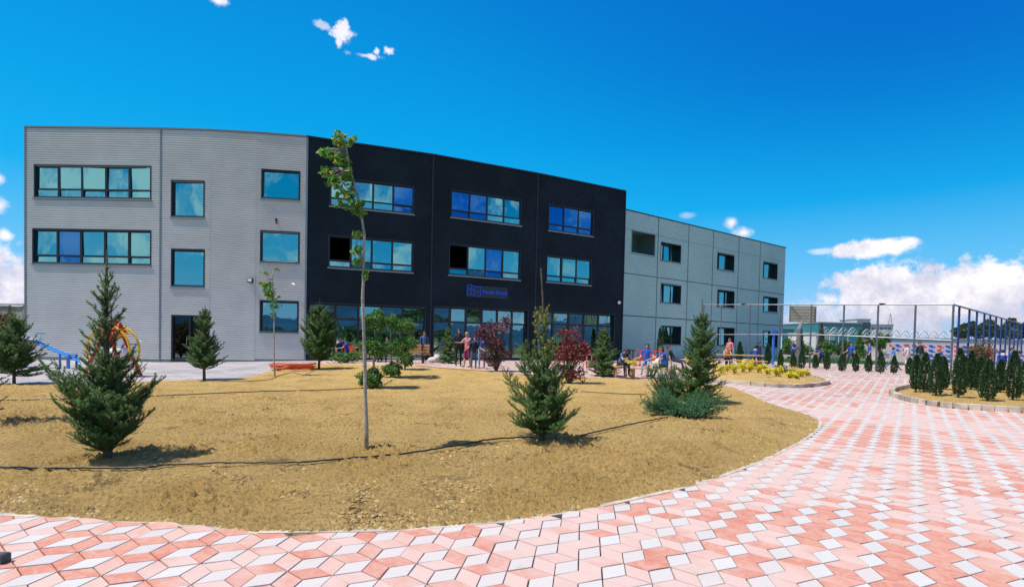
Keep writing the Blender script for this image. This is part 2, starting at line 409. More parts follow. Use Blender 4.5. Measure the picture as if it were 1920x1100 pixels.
# loose clods and pebbles on the near slope, nobody could count them
def clods():
    rng = np.random.default_rng(8); N = 140000
    y = 4+9*rng.random(N)**1.6; x = (rng.random(N)*2.2-1.2)*(y+1.5)
    d = polydist(x, y, BED); big = vnoise(x*1.3, y*1.3, 5)
    k = (d > .02) & (rng.random(N) < .18+.9*np.exp(-d/.7)+.5*(big > .5)); x, y, d = x[k], y[k], d[k]
    z = gz(x, y)+.025; N = len(x)
    r = .006+.018*rng.random(N)**4+.012*np.exp(-d/.35)*rng.random(N)**2+.0008*y
    ico = np.array([[0, 0, 1], [1, 0, .1], [.31, .95, 0], [-.81, .59, .1], [-.81, -.59, -.1], [.31, -.95, .1]])
    f = np.array([[0, 1, 2], [0, 2, 3], [0, 3, 4], [0, 4, 5], [0, 5, 1]])
    V = ico[None]*(r[:, None, None]*rng.uniform(.6, 1.35, (N, 6, 1)))*np.array([1.1, 1, .75]); a = rng.random(N)*6.3
    V = np.stack([V[..., 0]*np.cos(a)[:, None]-V[..., 1]*np.sin(a)[:, None], V[..., 0]*np.sin(a)[:, None]+V[..., 1]*np.cos(a)[:, None], V[..., 2]], -1)
    V = V+np.stack([x, y, z], -1)[:, None]
    F = (np.arange(N)[:, None, None]*6+f[None]).reshape(-1, 3); at = np.repeat(rng.random(N), len(f))
    m = leafmat('clod', (.15, .10, .04), (.42, .28, .10), (.46, .34, .18), 0, .95)
    return triobj('soil_clods', V.reshape(-1, 3), F, m, attr=at)
tag(clods(), 'crumbly clods and pebbles scattered over the slope of the soil bed', 'clods', kind='stuff')
def straw():
    rng = np.random.default_rng(18); N = 60000
    y = 4+12*rng.random(N)**1.5; x = (rng.random(N)*2.2-1.2)*(y+1.5); d = polydist(x, y, BED); pn = vnoise(x*2.2, y*2.2, 15)
    k = (d > .05) & (rng.random(N) < .12+1.6*np.clip(pn-.5, 0, 1)); x, y = x[k], y[k]; N = len(x); P = np.stack([x, y, gz(x, y)+.03+.02*rng.random(N)], 1)
    a = rng.random(N)*6.28; d3 = np.stack([np.cos(a), np.sin(a), rng.uniform(.05, .9, N)**1.5], 1); s = np.stack([-np.sin(a), np.cos(a), 0*a], 1)*(.0016+.00025*y)[:, None]; l = rng.uniform(.02, .075, (N, 1))
    V = np.stack([P-s, P+s, P+d3*l], 1).reshape(-1, 3)
    return triobj('dry_grass', V, np.arange(3*N).reshape(-1, 3), leafmat('straw', (.16, .11, .04), (.55, .40, .15), (.30, .34, .10), .2, .8), attr=rng.random(N))
tag(straw(), 'short dry straw stubble scattered over the soil bed', 'dry grass', kind='stuff')
# flush concrete edging round the big bed
def strip(name, poly, w0, w1, h, m, closed=True, seg=None, top=.0, gap=.0, fz=gz0):
    "edging along poly: from offset w0 to w1 outward, height h; cut in blocks when seg is given"
    P = [np.array(p) for p in poly]; n = len(P); mb = MB()
    pts = []; ac = 0
    per = [0]
    for i in range(n): per.append(per[-1]+np.linalg.norm(P[(i+1) % n]-P[i]))
    def at(s):
        s = s % per[-1]; i = int(np.searchsorted(per, s, 'right')-1); i = min(i, n-1)
        t = (s-per[i])/(per[i+1]-per[i]+1e-9); a, b = P[i], P[(i+1) % n]; q = a+(b-a)*t; e = (b-a)/(np.linalg.norm(b-a)+1e-9)
        return q, np.array([e[1], -e[0]])
    area = sum(P[i][0]*P[(i+1) % n][1]-P[(i+1) % n][0]*P[i][1] for i in range(n)); sg = 1 if area > 0 else -1
    L = seg or .5; k = int(per[-1]/L); L = per[-1]/k
    rnd = random.Random(3)
    for i in range(k):
        q0, n0 = at(i*L+gap/2); q1, n1 = at((i+1)*L-gap/2)
        if seg: n0 = n1 = (n0+n1)/np.linalg.norm(n0+n1)
        c = [q0+n0*sg*w1, q1+n1*sg*w1, q1+n1*sg*w0, q0+n0*sg*w0]; dz = rnd.uniform(-.004, .004) if seg else 0
        zb = [float(fz(*q_)) for q_ in c]; hh = h+dz
        V = [(*q_, z-.02) for q_, z in zip(c, zb)]+[(*q_, z+hh) for q_, z in zip(c, zb)]
        fs = [(4, 5, 6, 7), (0, 1, 5, 4), (1, 2, 6, 5), (2, 3, 7, 6), (3, 0, 4, 7)]
        if sg < 0: pass
        mb.add(V, fs)
    return mb.build(name, m)
CONC = mat('pale_concrete', (.52, .49, .45), .9, var=.18, vscale=5, bump=.3, bscale=60)
KERB = mat('kerb_block', (.46, .39, .32), .9, var=.35, vscale=2.2, bump=.4, bscale=50)
tag(strip('bed_edging', BED, -.03, .035, .029, mat('dusty_concrete', (.46, .40, .32), .9, var=.25, vscale=4), seg=1.0, gap=.006), kind='structure')
tag(strip('kerb', BED2, -.02, .12, .15, KERB, seg=.42, gap=.012), kind='structure')
tag(strip('kerb', BED3, -.02, .13, .17, KERB, seg=.26, gap=.022), kind='structure')

# dark slab terrace in front of the grey wing
def terracemat():
    m = bpy.data.materials.new('terrace_slab'); m.use_nodes = True; nt = m.node_tree; X.nt = nt; b = nt.nodes['Principled BSDF']
    o = nt.nodes.new('ShaderNodeTexCoord').outputs['Object']
    br = nt.nodes.new('ShaderNodeTexBrick'); nt.links.new(o, br.inputs[0]); br.inputs['Scale'].default_value = 1
    br.inputs['Brick Width'].default_value = .9; br.inputs['Row Height'].default_value = .45; br.inputs['Mortar Size'].default_value = .018
    br.inputs['Color1'].default_value = (.46, .41, .42, 1); br.inputs['Color2'].default_value = (.36, .33, .34, 1); br.inputs['Mortar'].default_value = (.05, .05, .06, 1)
    st = sstep(noise(o, .5, 6, .7), .45, .6)
    nt.links.new(mixc(st*.5, X(br.outputs[0]), (.16, .18, .18)).v, b.inputs['Base Color']); b.inputs['Roughness'].default_value = .85
    return m
tb = gridmesh('terrace', np.arange(-30, TER[1][0]+2, .5), np.arange(12, 29, .5), lambda x, y: gz0(x, y)+.035, terracemat(), keep=lambda x, y: (polydist(x, y, TER) > -.2) & (polydist(x, y, BED) < .35)); tag(tb, kind='structure')
# smooth light paving path between the bed and the glazed front
path = catmull([G0(*q)[:2] for q in [(578, 683), (700, 687), (870, 696)]], 3, False)
# mountains far behind the camera, mirrored in the windows, and a low ridge on the horizon
def hills():
    th = np.radians(np.arange(100, 262, 1.5)); V = []; F = []
    for i, a in enumerate(th):
        h = 90+130*vnoise(np.array([i*.16]), np.array([3.]), 2)[0]+60*vnoise(np.array([i*.6]), np.array([1.]), 6)[0]
        for r, z in ((3600, -5), (4200, h*.45), (4700, h), (5200, h*.5)): V.append([r*math.sin(a), r*math.cos(a), z])
    n = len(th)
    for i in range(n-1):
        for k in range(3): F.append([i*4+k, i*4+k+1, i*4+k+5, i*4+k+4])
    return triobj('hills', np.array(V), np.array(F), mat('far_hills', (.035, .085, .16), 1, var=.25, vscale=.002, spec=0), smooth=True)
tag(hills(), kind='structure')
# ================================================================== BUILDINGS
ZR = 12.0
def part(mb, name, mats, root, smooth=False, parent=None):
    o = mb.build(name, mats, parent or root, smooth)
    o.data.transform(Matrix.Translation(-Vector(root.location))); o.data.update(); return o
GREY = mat('grey_cladding', (.57, .565, .545), .5, metal=.1, var=.05, vscale=.7)
TRIM = mat('grey_trim', (.16, .20, .22), .45, metal=.3)
NAVY = mat('black_cladding', (.013, .024, .034), .7, var=.2, vscale=.5, spec=.12)
WING = mat('panel_cladding', (.37, .56, .52), .6, metal=.0, var=.05, vscale=.5)
WJNT = mat('panel_joint', (.04, .09, .10), .6)
FRAME = mat('window_frame', (.008, .010, .014), .4)
SILL = mat('sill_metal', (.22, .27, .30), .4, metal=.3)
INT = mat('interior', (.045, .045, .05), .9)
GBL = glassmat('blue_glass', .9, (.05, .20, .46), (.1, .15, .3))
GUP = glassmat('mirror_glass', .86, (.20, .50, .51), (.25, .35, .45))
GDN = glassmat('ground_glass', .58, (.38, .66, .68), (.35, .42, .42))
class Face:
    def __init__(s, p0, p1):
        s.p0 = np.array(p0, float)[:2]; s.p1 = np.array(p1, float)[:2]; s.L = np.linalg.norm(s.p1-s.p0)
        s.e = (s.p1-s.p0)/s.L; s.n = np.array([s.e[1], -s.e[0]])
    def P(s, u, d, z): q = s.p0+s.e*u+s.n*d; return [q[0], q[1], z]
    def hit(s, px, py):
        r = ray(px, py); t = ((s.p0-0)@s.n)/(r[:2]@s.n); q = r*t
        return float((q[:2]-s.p0)@s.e), float(q[2]+EYE)
    def box(s, mb, u0, u1, d0, d1, z0, z1, m=0):
        V = [s.P(u, d, z) for z in (z0, z1) for u, d in ((u0, d1), (u1, d1), (u1, d0), (u0, d0))]
        mb.add(V, [(0, 3, 2, 1), (4, 5, 6, 7), (0, 1, 5, 4), (1, 2, 6, 5), (2, 3, 7, 6), (3, 0, 4, 7)], m)
    def quad(s, mb, u0, u1, d, z0, z1, m=0): mb.add([s.P(u0, d, z0), s.P(u1, d, z0), s.P(u1, d, z1), s.P(u0, d, z1)], [(0, 1, 2, 3)], m)
def ribbed(mb, F, u0, u1, z0, z1, holes, pitch, depth):
    z = z0; n = int(round((z1-z0)/pitch)); pitch = (z1-z0)/n
    for i in range(n):
        za = z0+i*pitch; zc = za+pitch/2; hs_ = sorted((h[0], h[1]) for h in holes if h[2] < zc < h[3])
        iv = []; a = u0
        for h0, h1 in hs_:
            if h0 > a: iv.append((a, h0))
            a = max(a, h1)
        if a < u1: iv.append((a, u1))
        pr = [(za, 0), (za+.38*pitch, 0), (za+.50*pitch, depth), (za+.86*pitch, depth), (za+pitch, 0)]
        for a, b in iv:
            V = [F.P(u, d, z_) for z_, d in pr for u in (a, b)]
            mb.add(V, [(2*k, 2*k+1, 2*k+3, 2*k+2) for k in range(4)])
PR = random.Random(12)
def window(root, F, u0, u1, z0, z1, ncol=1, trans=None, rec=.075, fw=.055, sill=True, glass=None, dark=(), cols=None, casing=.07, blue=()):
    mb = MB(); c = casing
    for a, b, z_a, z_b in ((u0-c, u0, z0-c, z1+c), (u1, u1+c, z0-c, z1+c), (u0, u1, z1, z1+c), (u0, u1, z0-c, z0)):
        F.box(mb, a, b, -rec-.05, .035, z_a, z_b)
    us = cols or [u0+(u1-u0)*i/ncol for i in range(ncol+1)]
    for i, u in enumerate(us):
        w = fw*(1 if 0 < i < len(us)-1 else .6); F.box(mb, max(u0, u-w), min(u1, u+w), -rec-.03, -rec+.05, z0, z1)
    F.box(mb, us[0], us[-1], -rec-.028, -rec+.048, z1-fw, z1); F.box(mb, us[0], us[-1], -rec-.028, -rec+.048, z0, z0+fw)
    if trans:
        for tz in trans: F.box(mb, us[0], us[-1], -rec-.026, -rec+.046, tz-fw*.8, tz+fw*.8)
    w = part(mb, 'window', FRAME, root)
    pb_ = MB()
    for i in range(len(us)-1):
        if i and (i in blue) != (i-1 in blue): part(pb_, 'pane', GBL if i-1 in blue else (glass or GUP), root, parent=w); pb_ = MB()
        for a, b in zip([z0]+list(trans or []), list(trans or [])+[z1]):
            if i in dark and b == z1: continue
            j = [PR.uniform(-.03, .03) for _ in range(3)]; d_ = -rec+.005; pb_.add([F.P(us[i], d_+j[0], a), F.P(us[i+1], d_+j[1], a), F.P(us[i+1], d_+j[1]+j[2], b), F.P(us[i], d_+j[0]+j[2], b)], [(0, 1, 2, 3)])
    part(pb_, 'pane', GBL if len(us)-2 in blue else (glass or GUP), root, parent=w)
    if sill:
        sb = MB(); F.box(sb, u0-c-.03, u1+c+.03, .036, .09, z0-c-.05, z0-c+.015); F.box(sb, u0-.01, u1+.01, -rec+.05, .0355, z0-.001, z0+.012)
        part(sb, 'sill', SILL, root, parent=w)
    return w
def winpx(root, F, x0, x1, yt, yb, tr=None, **k):
    u0, za = F.hit(x0, yt); u1, _ = F.hit(x1, yt); _, zb = F.hit(x0, yb)
    t = [F.hit(x0, q)[1] for q in (tr or [])]
    if 'colpx' in k: k['cols'] = [F.hit(q, yt)[0] for q in k.pop('colpx')]
    window(root, F, u0+.05, u1-.05, zb+.05, za-.05, trans=t or None, **k)
    return (u0+.02, u1-.02, zb+.02, za-.02)

tops = [(48, 240), (302, 243), (396, 246), (482, 250.8), (576, 258), (812, 292), (1008, 327), (1173, 360)]
VP = [(lambda d: d[:2]*((ZR-EYE)/d[2]))(ray(*q)) for q in tops]
R1 = empty('school_building', (VP[0][0], VP[0][1], 0), 'long curved three storey school building, corrugated grey at its left and black at its right', 'building')
gw = MB(); nw = MB(); tr = MB(); roofpts = VP
FC = [Face(VP[i], VP[i+1]) for i in range(7)]
H = {i: [] for i in range(7)}
f0 = FC[0]
H[0].append(winpx(R1, f0, 65, 284, 309, 371, [354], colpx=[66, 109, 153, 198, 242, 283]))
H[0].append(winpx(R1, f0, 62, 284, 429, 494, [478], blue=(1,), colpx=[63, 107, 151, 196, 241, 283]))
H[1].append(winpx(R1, FC[1], 322, 384, 338, 407)); H[1].append(winpx(R1, FC[1], 322, 384, 467, 537))
H[3].append(winpx(R1, FC[3], 491, 563, 317, 372)); H[3].append(winpx(R1, FC[3], 489, 562, 432, 491)); H[3].append(winpx(R1, FC[3], 488, 560, 563, 622, glass=GDN))
H[4].append(winpx(R1, FC[4], 619, 777, 331, 386, [370], ncol=4, blue=(3,))); H[4].append(winpx(R1, FC[4], 616, 775, 440, 501, [487], ncol=4, dark=(0,)))
H[5].append(winpx(R1, FC[5], 846, 978, 355, 407, [393], ncol=4, blue=(0, 1))); H[5].append(winpx(R1, FC[5], 842, 976, 456, 515, [502], ncol=4, dark=(0,), blue=(2,)))
H[6].append(winpx(R1, FC[6], 1029, 1113, 382, 432, [419], ncol=3, blue=(0, 1, 2))); H[6].append(winpx(R1, FC[6], 1025, 1109, 478, 528, [516], ncol=3))
for i, x0, x1, yt, yb, n, t in ((4, 582, 798, 566, 677, 5, 596), (5, 813, 991, 573, 674, 6, 602), (6, 1008, 1153, 582, 669, 5, 606)):
    H[i].append(winpx(R1, FC[i], x0, x1, yt, yb, [t], ncol=n, glass=GDN, sill=False, fw=.07, rec=.22))
# glazed door of the grey wing
du0, dz1 = FC[1].hit(322, 590); du1, _ = FC[1].hit(383, 590); dz0 = .10
H[1].append((du0, du1, 0, dz1))
db = MB(); F = FC[1]
for a, b, za, zb in ((du0-.02, du0+.07, dz0, dz1), (du1-.07, du1+.02, dz0, dz1), (du0+.07, du1-.07, dz1-.08, dz1+.02), (du0+.07, du1-.07, dz0, dz0+.12), (du0+.9, du0+.98, dz0+.12, dz1-.08)): F.box(db, a, b, -.16, .03, za, zb)
dd = part(db, 'door', FRAME, R1); pb_ = MB(); F.quad(pb_, du0, du1, -.08, dz0, dz1); part(pb_, 'pane', glassmat('door_glass', .22, (.6, .8, .8), (.2, .22, .22)), R1, parent=dd)
hb = MB(); hb.tube([F.P(du0+.82, .08, .95), F.P(du0+.82, .08, 1.35)], .016); part(hb, 'handle', SILL, R1, parent=dd)
for i, F in enumerate(FC):
    zb = min(float(gz0(*F.p0)), float(gz0(*F.p1)))
    a = 0
    b = 0
    if i < 4: ribbed(gw, F, 0 if i != 1 else .06, F.L, zb+.16, ZR, H[i], .115, .034)
    else: ribbed(nw, F, .06 if i == 4 else .03, F.L-(.0 if i == 6 else .03), zb+.16, ZR, H[i], .13, .022)
    pl = MB(); F.box(pl, 0, F.L, -.06, .02, zb-.3, zb+.155); part(pl, 'plinth', FRAME if i > 3 else TRIM, R1)
part(gw, 'wall', GREY, R1); part(nw, 'wall', NAVY, R1)['label'] = 'black corrugated wall'
# vertical seams, corner trims, copings
for i, m_ in ((0, TRIM), (1, TRIM), (4, SILL), (5, FRAME), (6, FRAME)):
    q = MB(); F = FC[i]; F.box(q, -.03 if i else -.04, .06, .0, .042, .15, ZR-.002); part(q, 'seam_strip', m_, R1)
q = MB(); FC[6].box(q, FC[6].L-.03, FC[6].L+.04, -.1, .045, .2, ZR-.002); part(q, 'seam_strip', FRAME, R1)
cp = MB(); cp2 = MB()
for i, F in enumerate(FC): F.box(cp if i < 4 else cp2, -.02 if i in (0, 4) else 0, F.L, -.35, .07, ZR, ZR+.09+.001*i)
part(cp, 'coping', TRIM, R1); part(cp2, 'coping', FRAME, R1)
# roof, back, sides and floors: prisms along the plan outline, 14 m deep
outline = VP; back = [p+np.array([1.5, 14.]) for p in VP]
def slab(mb, front, backp, z0, z1):
    n = len(front); V = [(*p, z) for z in (z0, z1) for p in list(front)+list(backp)]; Fs = []
    for i in range(n-1):
        Fs += [(i, i+1, n+i+1, n+i), (2*n+i, 3*n+i, 3*n+i+1, 2*n+i+1), (i, 2*n+i, 2*n+i+1, i+1), (n+i, n+i+1, 3*n+i+1, 3*n+i)]
    Fs += [(0, n, 3*n, 2*n), (n-1, 2*n+n-1, 4*n-1, 2*n-1)]
    mb.add(V, Fs)
ins = [p+np.array([.1, .45]) for p in VP]
q = MB(); slab(q, ins, back, ZR-.35, ZR-.05); part(q, 'roof', mat('roof_felt', (.12, .12, .13), .9), R1)
q = MB()
for z in (.02, 3.62, 7.45): slab(q, ins, [p-np.array([0, .2]) for p in back], z, z+.25)
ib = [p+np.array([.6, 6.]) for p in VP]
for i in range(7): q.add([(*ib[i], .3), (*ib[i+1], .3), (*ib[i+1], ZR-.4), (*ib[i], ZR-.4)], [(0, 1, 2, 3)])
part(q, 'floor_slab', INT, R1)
q = MB(); V = [(*p, z) for z in (-.2, ZR) for p in (VP[0]+np.array([.02, .02]), back[0], back[-1], VP[-1]+np.array([-.02, .04]))]
q.add(V, [(0, 1, 5, 4), (1, 2, 6, 5), (2, 3, 7, 6)]); part(q, 'wall', GREY, R1)
# lamps hanging behind the ground floor glass
LM = mat('lamp_shade', (.75, .62, .25), .5); LW = mat('lamp_white', (.8, .8, .8), .5)
for px, py, m_ in ((647, 599, LM), (619, 588, LW), (633, 583, LW), (345, 533, LW)):
    F = FC[4] if px > 576 else FC[1]; u, z = F.hit(px, py); d = -1.3
    c = F.P(u-.05, d, z); q = MB(); q.lathe([(.03, .26), (.10, .22), (.2, .12), (.24, 0)], c, 14); q.tube([[c[0], c[1], c[2]+.25], [c[0], c[1], c[2]+.75]], .008)
    o = part(q, 'pendant_lamp', m_, R1, True)

# ---- panelled wing on the right
wt = [(1150, 388), (1235, 407.), (1292, 419.5), (1338, 432), (1386, 443.5), (1426, 454), (1473, 465)]
WPt = [(lambda d: d[:2]*((ZR-EYE)/d[2]))(ray(*q_)) for q_ in wt]
FW_ = Face(WPt[0], WPt[-1])
R2 = empty('classroom_wing', (WPt[0][0], WPt[0][1], 0), 'grey green panelled three storey wing set back right of the black facade', 'building')
h2 = []
for cx0, cx1, rows in ((1239, 1277, ((453, 488), (530, 567), (610, 646))), (1345, 1377, ((472, 505), (543, 575), (613, 648))), (1431, 1458, ((489, 521), (555, 584), (619, 651)))):
    for yt, yb in rows:
        u0, za = FW_.hit(cx0, yt); u1, _ = FW_.hit(cx1, yt); _, zb = FW_.hit(cx0, yb)
        h2.append((u0+.02, u1-.02, zb+.02, za-.02))
        L = u1-u0-.1
        window(R2, FW_, u0+.05, u1-.05, zb+.05, za-.05, cols=[u0+.05, u0+.05+L*.3, u0+.05+L*.68, u1-.05], rec=.42, fw=.07, casing=.05)
# open loggia high at the left
u0, za = FW_.hit(1185, 432); u1, _ = FW_.hit(1228, 432); _, zb = FW_.hit(1185, 474); h2.append((u0, u1, zb, za))
q = MB(); FW_.box(q, u0-.06, u0, -.05, .04, zb-.06, za+.06); FW_.box(q, u1, u1+.06, -.05, .04, zb-.06, za+.06); FW_.box(q, u0, u1, -.05, .04, zb-.06, zb); FW_.box(q, u0, u1, -.05, .04, za, za+.06)
part(q, 'window_frame', SILL, R2)
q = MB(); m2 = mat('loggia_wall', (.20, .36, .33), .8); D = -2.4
FW_.quad(q, u0-1, u1+1, D, zb-.3, za+.3); q.add([FW_.P(u1+.8, D, zb-.3), FW_.P(u1+.8, -.03, zb-.3), FW_.P(u1+.8, -.03, za+.3), FW_.P(u1+.8, D, za+.3)], [(0, 1, 2, 3)])
q.add([FW_.P(u0-1, D, zb-.3), FW_.P(u1+.8, D, zb-.3), FW_.P(u1+.8, -.03, zb-.3), FW_.P(u0-1, -.03, zb-.3)], [(0, 1, 2, 3)]); q.add([FW_.P(u0-1, D, za+.3), FW_.P(u1+.8, D, za+.3), FW_.P(u1+.8, -.03, za+.3), FW_.P(u0-1, -.03, za+.3)], [(0, 1, 2, 3)])
part(q, 'loggia', m2, R2); q = MB(); FW_.box(q, u0+.6, u0+2.2, D, D+.08, zb-.28, za-.75); FW_.box(q, u0+2.3, u0+2.4, D, D+.12, zb-.28, za-.65, 0); part(q, 'door', FRAME, R2)
q = MB(); ribbed(q, FW_, 0, FW_.L, .35, ZR, h2, .16, .022); part(q, 'wall', WING, R2)
q = MB()
us = [FW_.hit(p, y)[0] for p, y in wt[1:-1]]; zs = [FW_.hit(1174, y)[1] for y in (429.5, 512.5, 591)]
for u in us: FW_.box(q, u-.035, u+.035, .0, .022, .35, ZR-.002)
for z in zs:
    e = [0]+us+[FW_.L]
    for a, b in zip(e, e[1:]): FW_.box(q, a+.036, b-.036, .0, .021, z-.04, z+.04)
part(q, 'panel_joint', WJNT, R2)
q = MB(); FW_.box(q, 0, FW_.L+.05, -.3, .06, ZR, ZR+.08); part(q, 'coping', WJNT, R2)
q = MB(); FW_.box(q, 0, FW_.L, -.05, .02, -.2, .345); part(q, 'plinth', WJNT, R2)
q = MB(); FW_.box(q, .02, FW_.L-.02, -13, -12.8, -.2, ZR-.03); FW_.box(q, .02, FW_.L, -13, -.4, ZR-.4, ZR-.05)
q.add([FW_.P(FW_.L, 0, -.2), FW_.P(FW_.L, -13, -.2), FW_.P(FW_.L, -13, ZR), FW_.P(FW_.L, 0, ZR)], [(0, 1, 2, 3)])
q.add([FW_.P(0, 0, -.2), FW_.P(0, -13, -.2), FW_.P(0, -13, ZR), FW_.P(0, 0, ZR)], [(0, 1, 2, 3)]); part(q, 'wall', WING, R2)
q = MB(); FW_.box(q, .1, FW_.L-.1, -4.2, -4, .3, ZR-.5)
for z in (3.7, 7.5): FW_.box(q, .1, u0-1.2 if z > 7 and u0 > 1.5 else .2, -4, -.5, z, z+.2)
for z in (3.7, 7.5): FW_.box(q, u1+1, FW_.L-.1, -3.99, -.5, z, z+.2)
part(q, 'floor_slab', INT, R2)
# ---- sign with flag outline and lettering on the black facade
F = FC[5]; BLUE = mat('sign_blue', (.03, .10, .85), .4)
u0, z1 = F.hit(871, 535); u1, _ = F.hit(950, 543); _, z0 = F.hit(871, 554)
SG = empty('wall_sign', F.P(u0, 0, z0), 'blue lettered sign with a waving flag outline reading Finnish School on the black facade', 'sign')
q = MB(); F.box(q, u0+.1, u1+.05, .03, .06, z0-.06, z1+.04); part(q, 'back_plate', mat('sign_plate', (.010, .022, .033), .35), SG)
q = MB(); fw_, fh = (u1-u0)*.31, (z1-z0)*.92
def wave(a, b): return F.P(u0+.12+a*fw_, .09, z0+.05+b*fh+.07*math.sin(a*6.3))
for b in (0, .40, .62, 1): q.tube([wave(a, b) for a in np.linspace(0, 1, 12)], .015, 5)
for a in (0, .33, .50, 1): q.tube([wave(a, 0), wave(a, .5), wave(a, 1)], .015, 5)
part(q, 'flag_emblem', BLUE, SG)
tcv = bpy.data.curves.new('lettering', 'FONT'); tcv.body = 'Finnish School'; tcv.size = 1; tcv.extrude = .02; tcv.offset = .012
to = bpy.data.objects.new('tmp', tcv); COL.objects.link(to); bpy.context.view_layer.update()
me = bpy.data.meshes.new_from_object(to.evaluated_get(bpy.context.evaluated_depsgraph_get())); bpy.data.objects.remove(to)
co = np.zeros(len(me.vertices)*3); me.vertices.foreach_get('co', co); co = co.reshape(-1, 3); wd = co[:, 0].max()
tu0 = u0+.12+fw_+.14; sc_ = (u1-.02-tu0)/wd
nv = np.array([F.P(tu0+c[0]*sc_, .085+c[2]*.6, z0+.30*(z1-z0)+c[1]*sc_*1.12) for c in co])-np.array(SG.location)
me.vertices.foreach_set('co', nv.ravel()); me.materials.clear(); me.materials.append(BLUE); me.update()
lo = bpy.data.objects.new('lettering', me); COL.objects.link(lo); lo.parent = SG
# ---- fittings on the walls
def fitting(name, px, py, F, label, cat, fn):
    u, z = F.hit(px, py); r = empty(name, F.P(u, 0, z), label, cat); fn(r, F, u, z); return r
WH = mat('white_plastic', (.78, .78, .78), .4); DK = mat('dark_plastic', (.03, .03, .035), .5)
def flood(r, F, u, z):
    q = MB(); F.box(q, u-.13, u+.13, .06, .2, z-.12, z+.10); part(q, 'housing', DK, r); q = MB(); F.box(q, u-.10, u+.10, .2, .215, z-.07, z+.085); part(q, 'lens', WH, r); q = MB(); F.box(q, u-.03, u+.03, .0, .06, z-.06, z+.04); part(q, 'bracket', DK, r)
fitting('floodlight', 471, 526, FC[2], 'small square floodlight with white lens on the corrugated grey wall', 'floodlight', flood)
def cctv(r, F, u, z):
    q = MB(); q.tube([F.P(u-.05, .12, z+.02), F.P(u+.12, .2, z-.04)], .05, 8); part(q, 'camera_body', WH, r); q = MB(); q.tube([F.P(u, 0, z-.1), F.P(u, .12, z-.09), F.P(u, .13, z)], .02); part(q, 'arm', WH, r)
fitting('security_camera', 551, 533, FC[3], 'tiny white security camera under the middle square window', 'camera', cctv)
def horn(r, F, u, z):
    q = MB(); q.lathe([(.02, .12), (.05, .10), (.06, 0), (.02, -.02)], F.P(u, .12, z), 8); part(q, 'siren', DK, r); q = MB(); F.box(q, u-.02, u+.02, 0, .12, z-.16, z); part(q, 'bracket', DK, r)
fitting('alarm_siren', 519, 414, FC[3], 'tiny dark alarm siren between the upper square windows', 'siren', horn)
def dome(r, F, u, z):
    q = MB(); q.ball(F.P(u, .16, z), .12, nu=12, nv=8); part(q, 'globe', WH, r, True); q = MB(); F.box(q, u-.03, u+.03, 0, .1, z-.03, z+.1); part(q, 'bracket', DK, r)
fitting('wall_lamp', 1158, 567, FC[6], 'round white globe lamp near the right edge of the black facade', 'lamp', dome)
# ---- concrete wall and shed roof beyond the left corner
cw = Wy(-60, 600, 34); c2_ = Wy(46, 600, 33.5)
F = Face(cw, c2_); R3 = empty('boundary_wall', (cw[0], cw[1], 0), 'weathered concrete panel wall beyond the left corner of the grey building', 'wall')
zt = F.hit(10, 572)[1]; q = MB(); zb = F.hit(10, 605)[1]
for i in range(4): F.box(q, F.L*i/4+.02, F.L*(i+1)/4-.02, -.1, 0, zb, zt-.05*i*.4)
part(q, 'wall_panel', mat('old_concrete', (.27, .26, .22), .9, var=.35, vscale=1.5), R3); q = MB(); F.box(q, 0, F.L, -.25, .08, zt, zt+.12); part(q, 'coping', CONC, R3)
q = MB(); F.box(q, 0, F.L, -.12, .02, -.2, zb); part(q, 'plinth', mat('dark_plinth', (.05, .05, .045), .9), R3)
q = MB()
for i in range(5): F.box(q, F.L*i/4-.06, F.L*i/4+.06, 0.001, .05, zb, zt-.001)
part(q, 'post', mat('old_concrete', (.27,)*3), R3)
# ---- far buildings
def farbox(name, label, x0, x1, yt, Y, dep, mats, wins=None, extra=None, yt2=None):
    a = Wy(x0, yt, Y); b = Wy(x1, yt2 or yt, Y); F = Face(a, (b[0], b[1])); r = empty(name, (a[0], a[1], 0), label, 'building')
    q = MB(); F.box(q, 0, F.L, -dep, 0, -.5, a[2]); part(q, 'wall', mats, r)
    q = MB(); F.box(q, -.2, F.L+.2, -dep, .15, a[2]+.01, a[2]+.35); part(q, 'roof', mat('far_roof', (.35, .36, .38), .8), r)
    for w in wins or []:
        for i in range(w[4]):
            pu = w[0]+(w[1]-w[0])*i/max(1, w[4]-1) if w[4] > 1 else w[0]
            u, z = F.hit(pu, w[2]); _, zb_ = F.hit(pu, w[3]); q = MB(); F.box(q, u-w[5]/2, u+w[5]/2, -.1, .04, zb_, z); part(q, 'window', mat('far_window', (.03, .07, .09), .2), r)
    return r, F
TEAL = mat('teal_metal', (.03, .20, .24), .5, var=.1, vscale=.2); FWH = mat('far_white', (.62, .58, .58), .8, var=.08, vscale=.1)
farbox('warehouse', 'small teal metal shed beside the far corner of the panelled wing', 1462, 1489, 616, 150, 12, TEAL, yt2=619)
farbox('warehouse', 'long teal metal warehouse with a white stripe behind the basketball hoop', 1535, 1616, 605, 170, 25, TEAL, yt2=613)
q_, Fq = farbox('office_tower', 'white stair tower with one tall green window far behind the fence', 1607, 1632, 599, 190, 10, FWH, [(1620, 1620, 604, 636, 1, 5.)])
farbox('office_block', 'white office block with a row of small windows right of the white tower', 1632, 1675, 609, 195, 15, FWH, [(1637, 1668, 614, 617, 5, 1.3)])
farbox('storage_hall', 'low white hall with a brown door behind the basketball post', 1530, 1566, 626, 100, 10, FWH, [(1552, 1552, 637, 658, 1, 3.)])
farbox('factory_annex', 'low pale grey factory annex with rooftop vents in front of the tower', 1573, 1610, 606, 186, 15, mat('far_grey', (.45, .43, .45), .8), yt2=607)
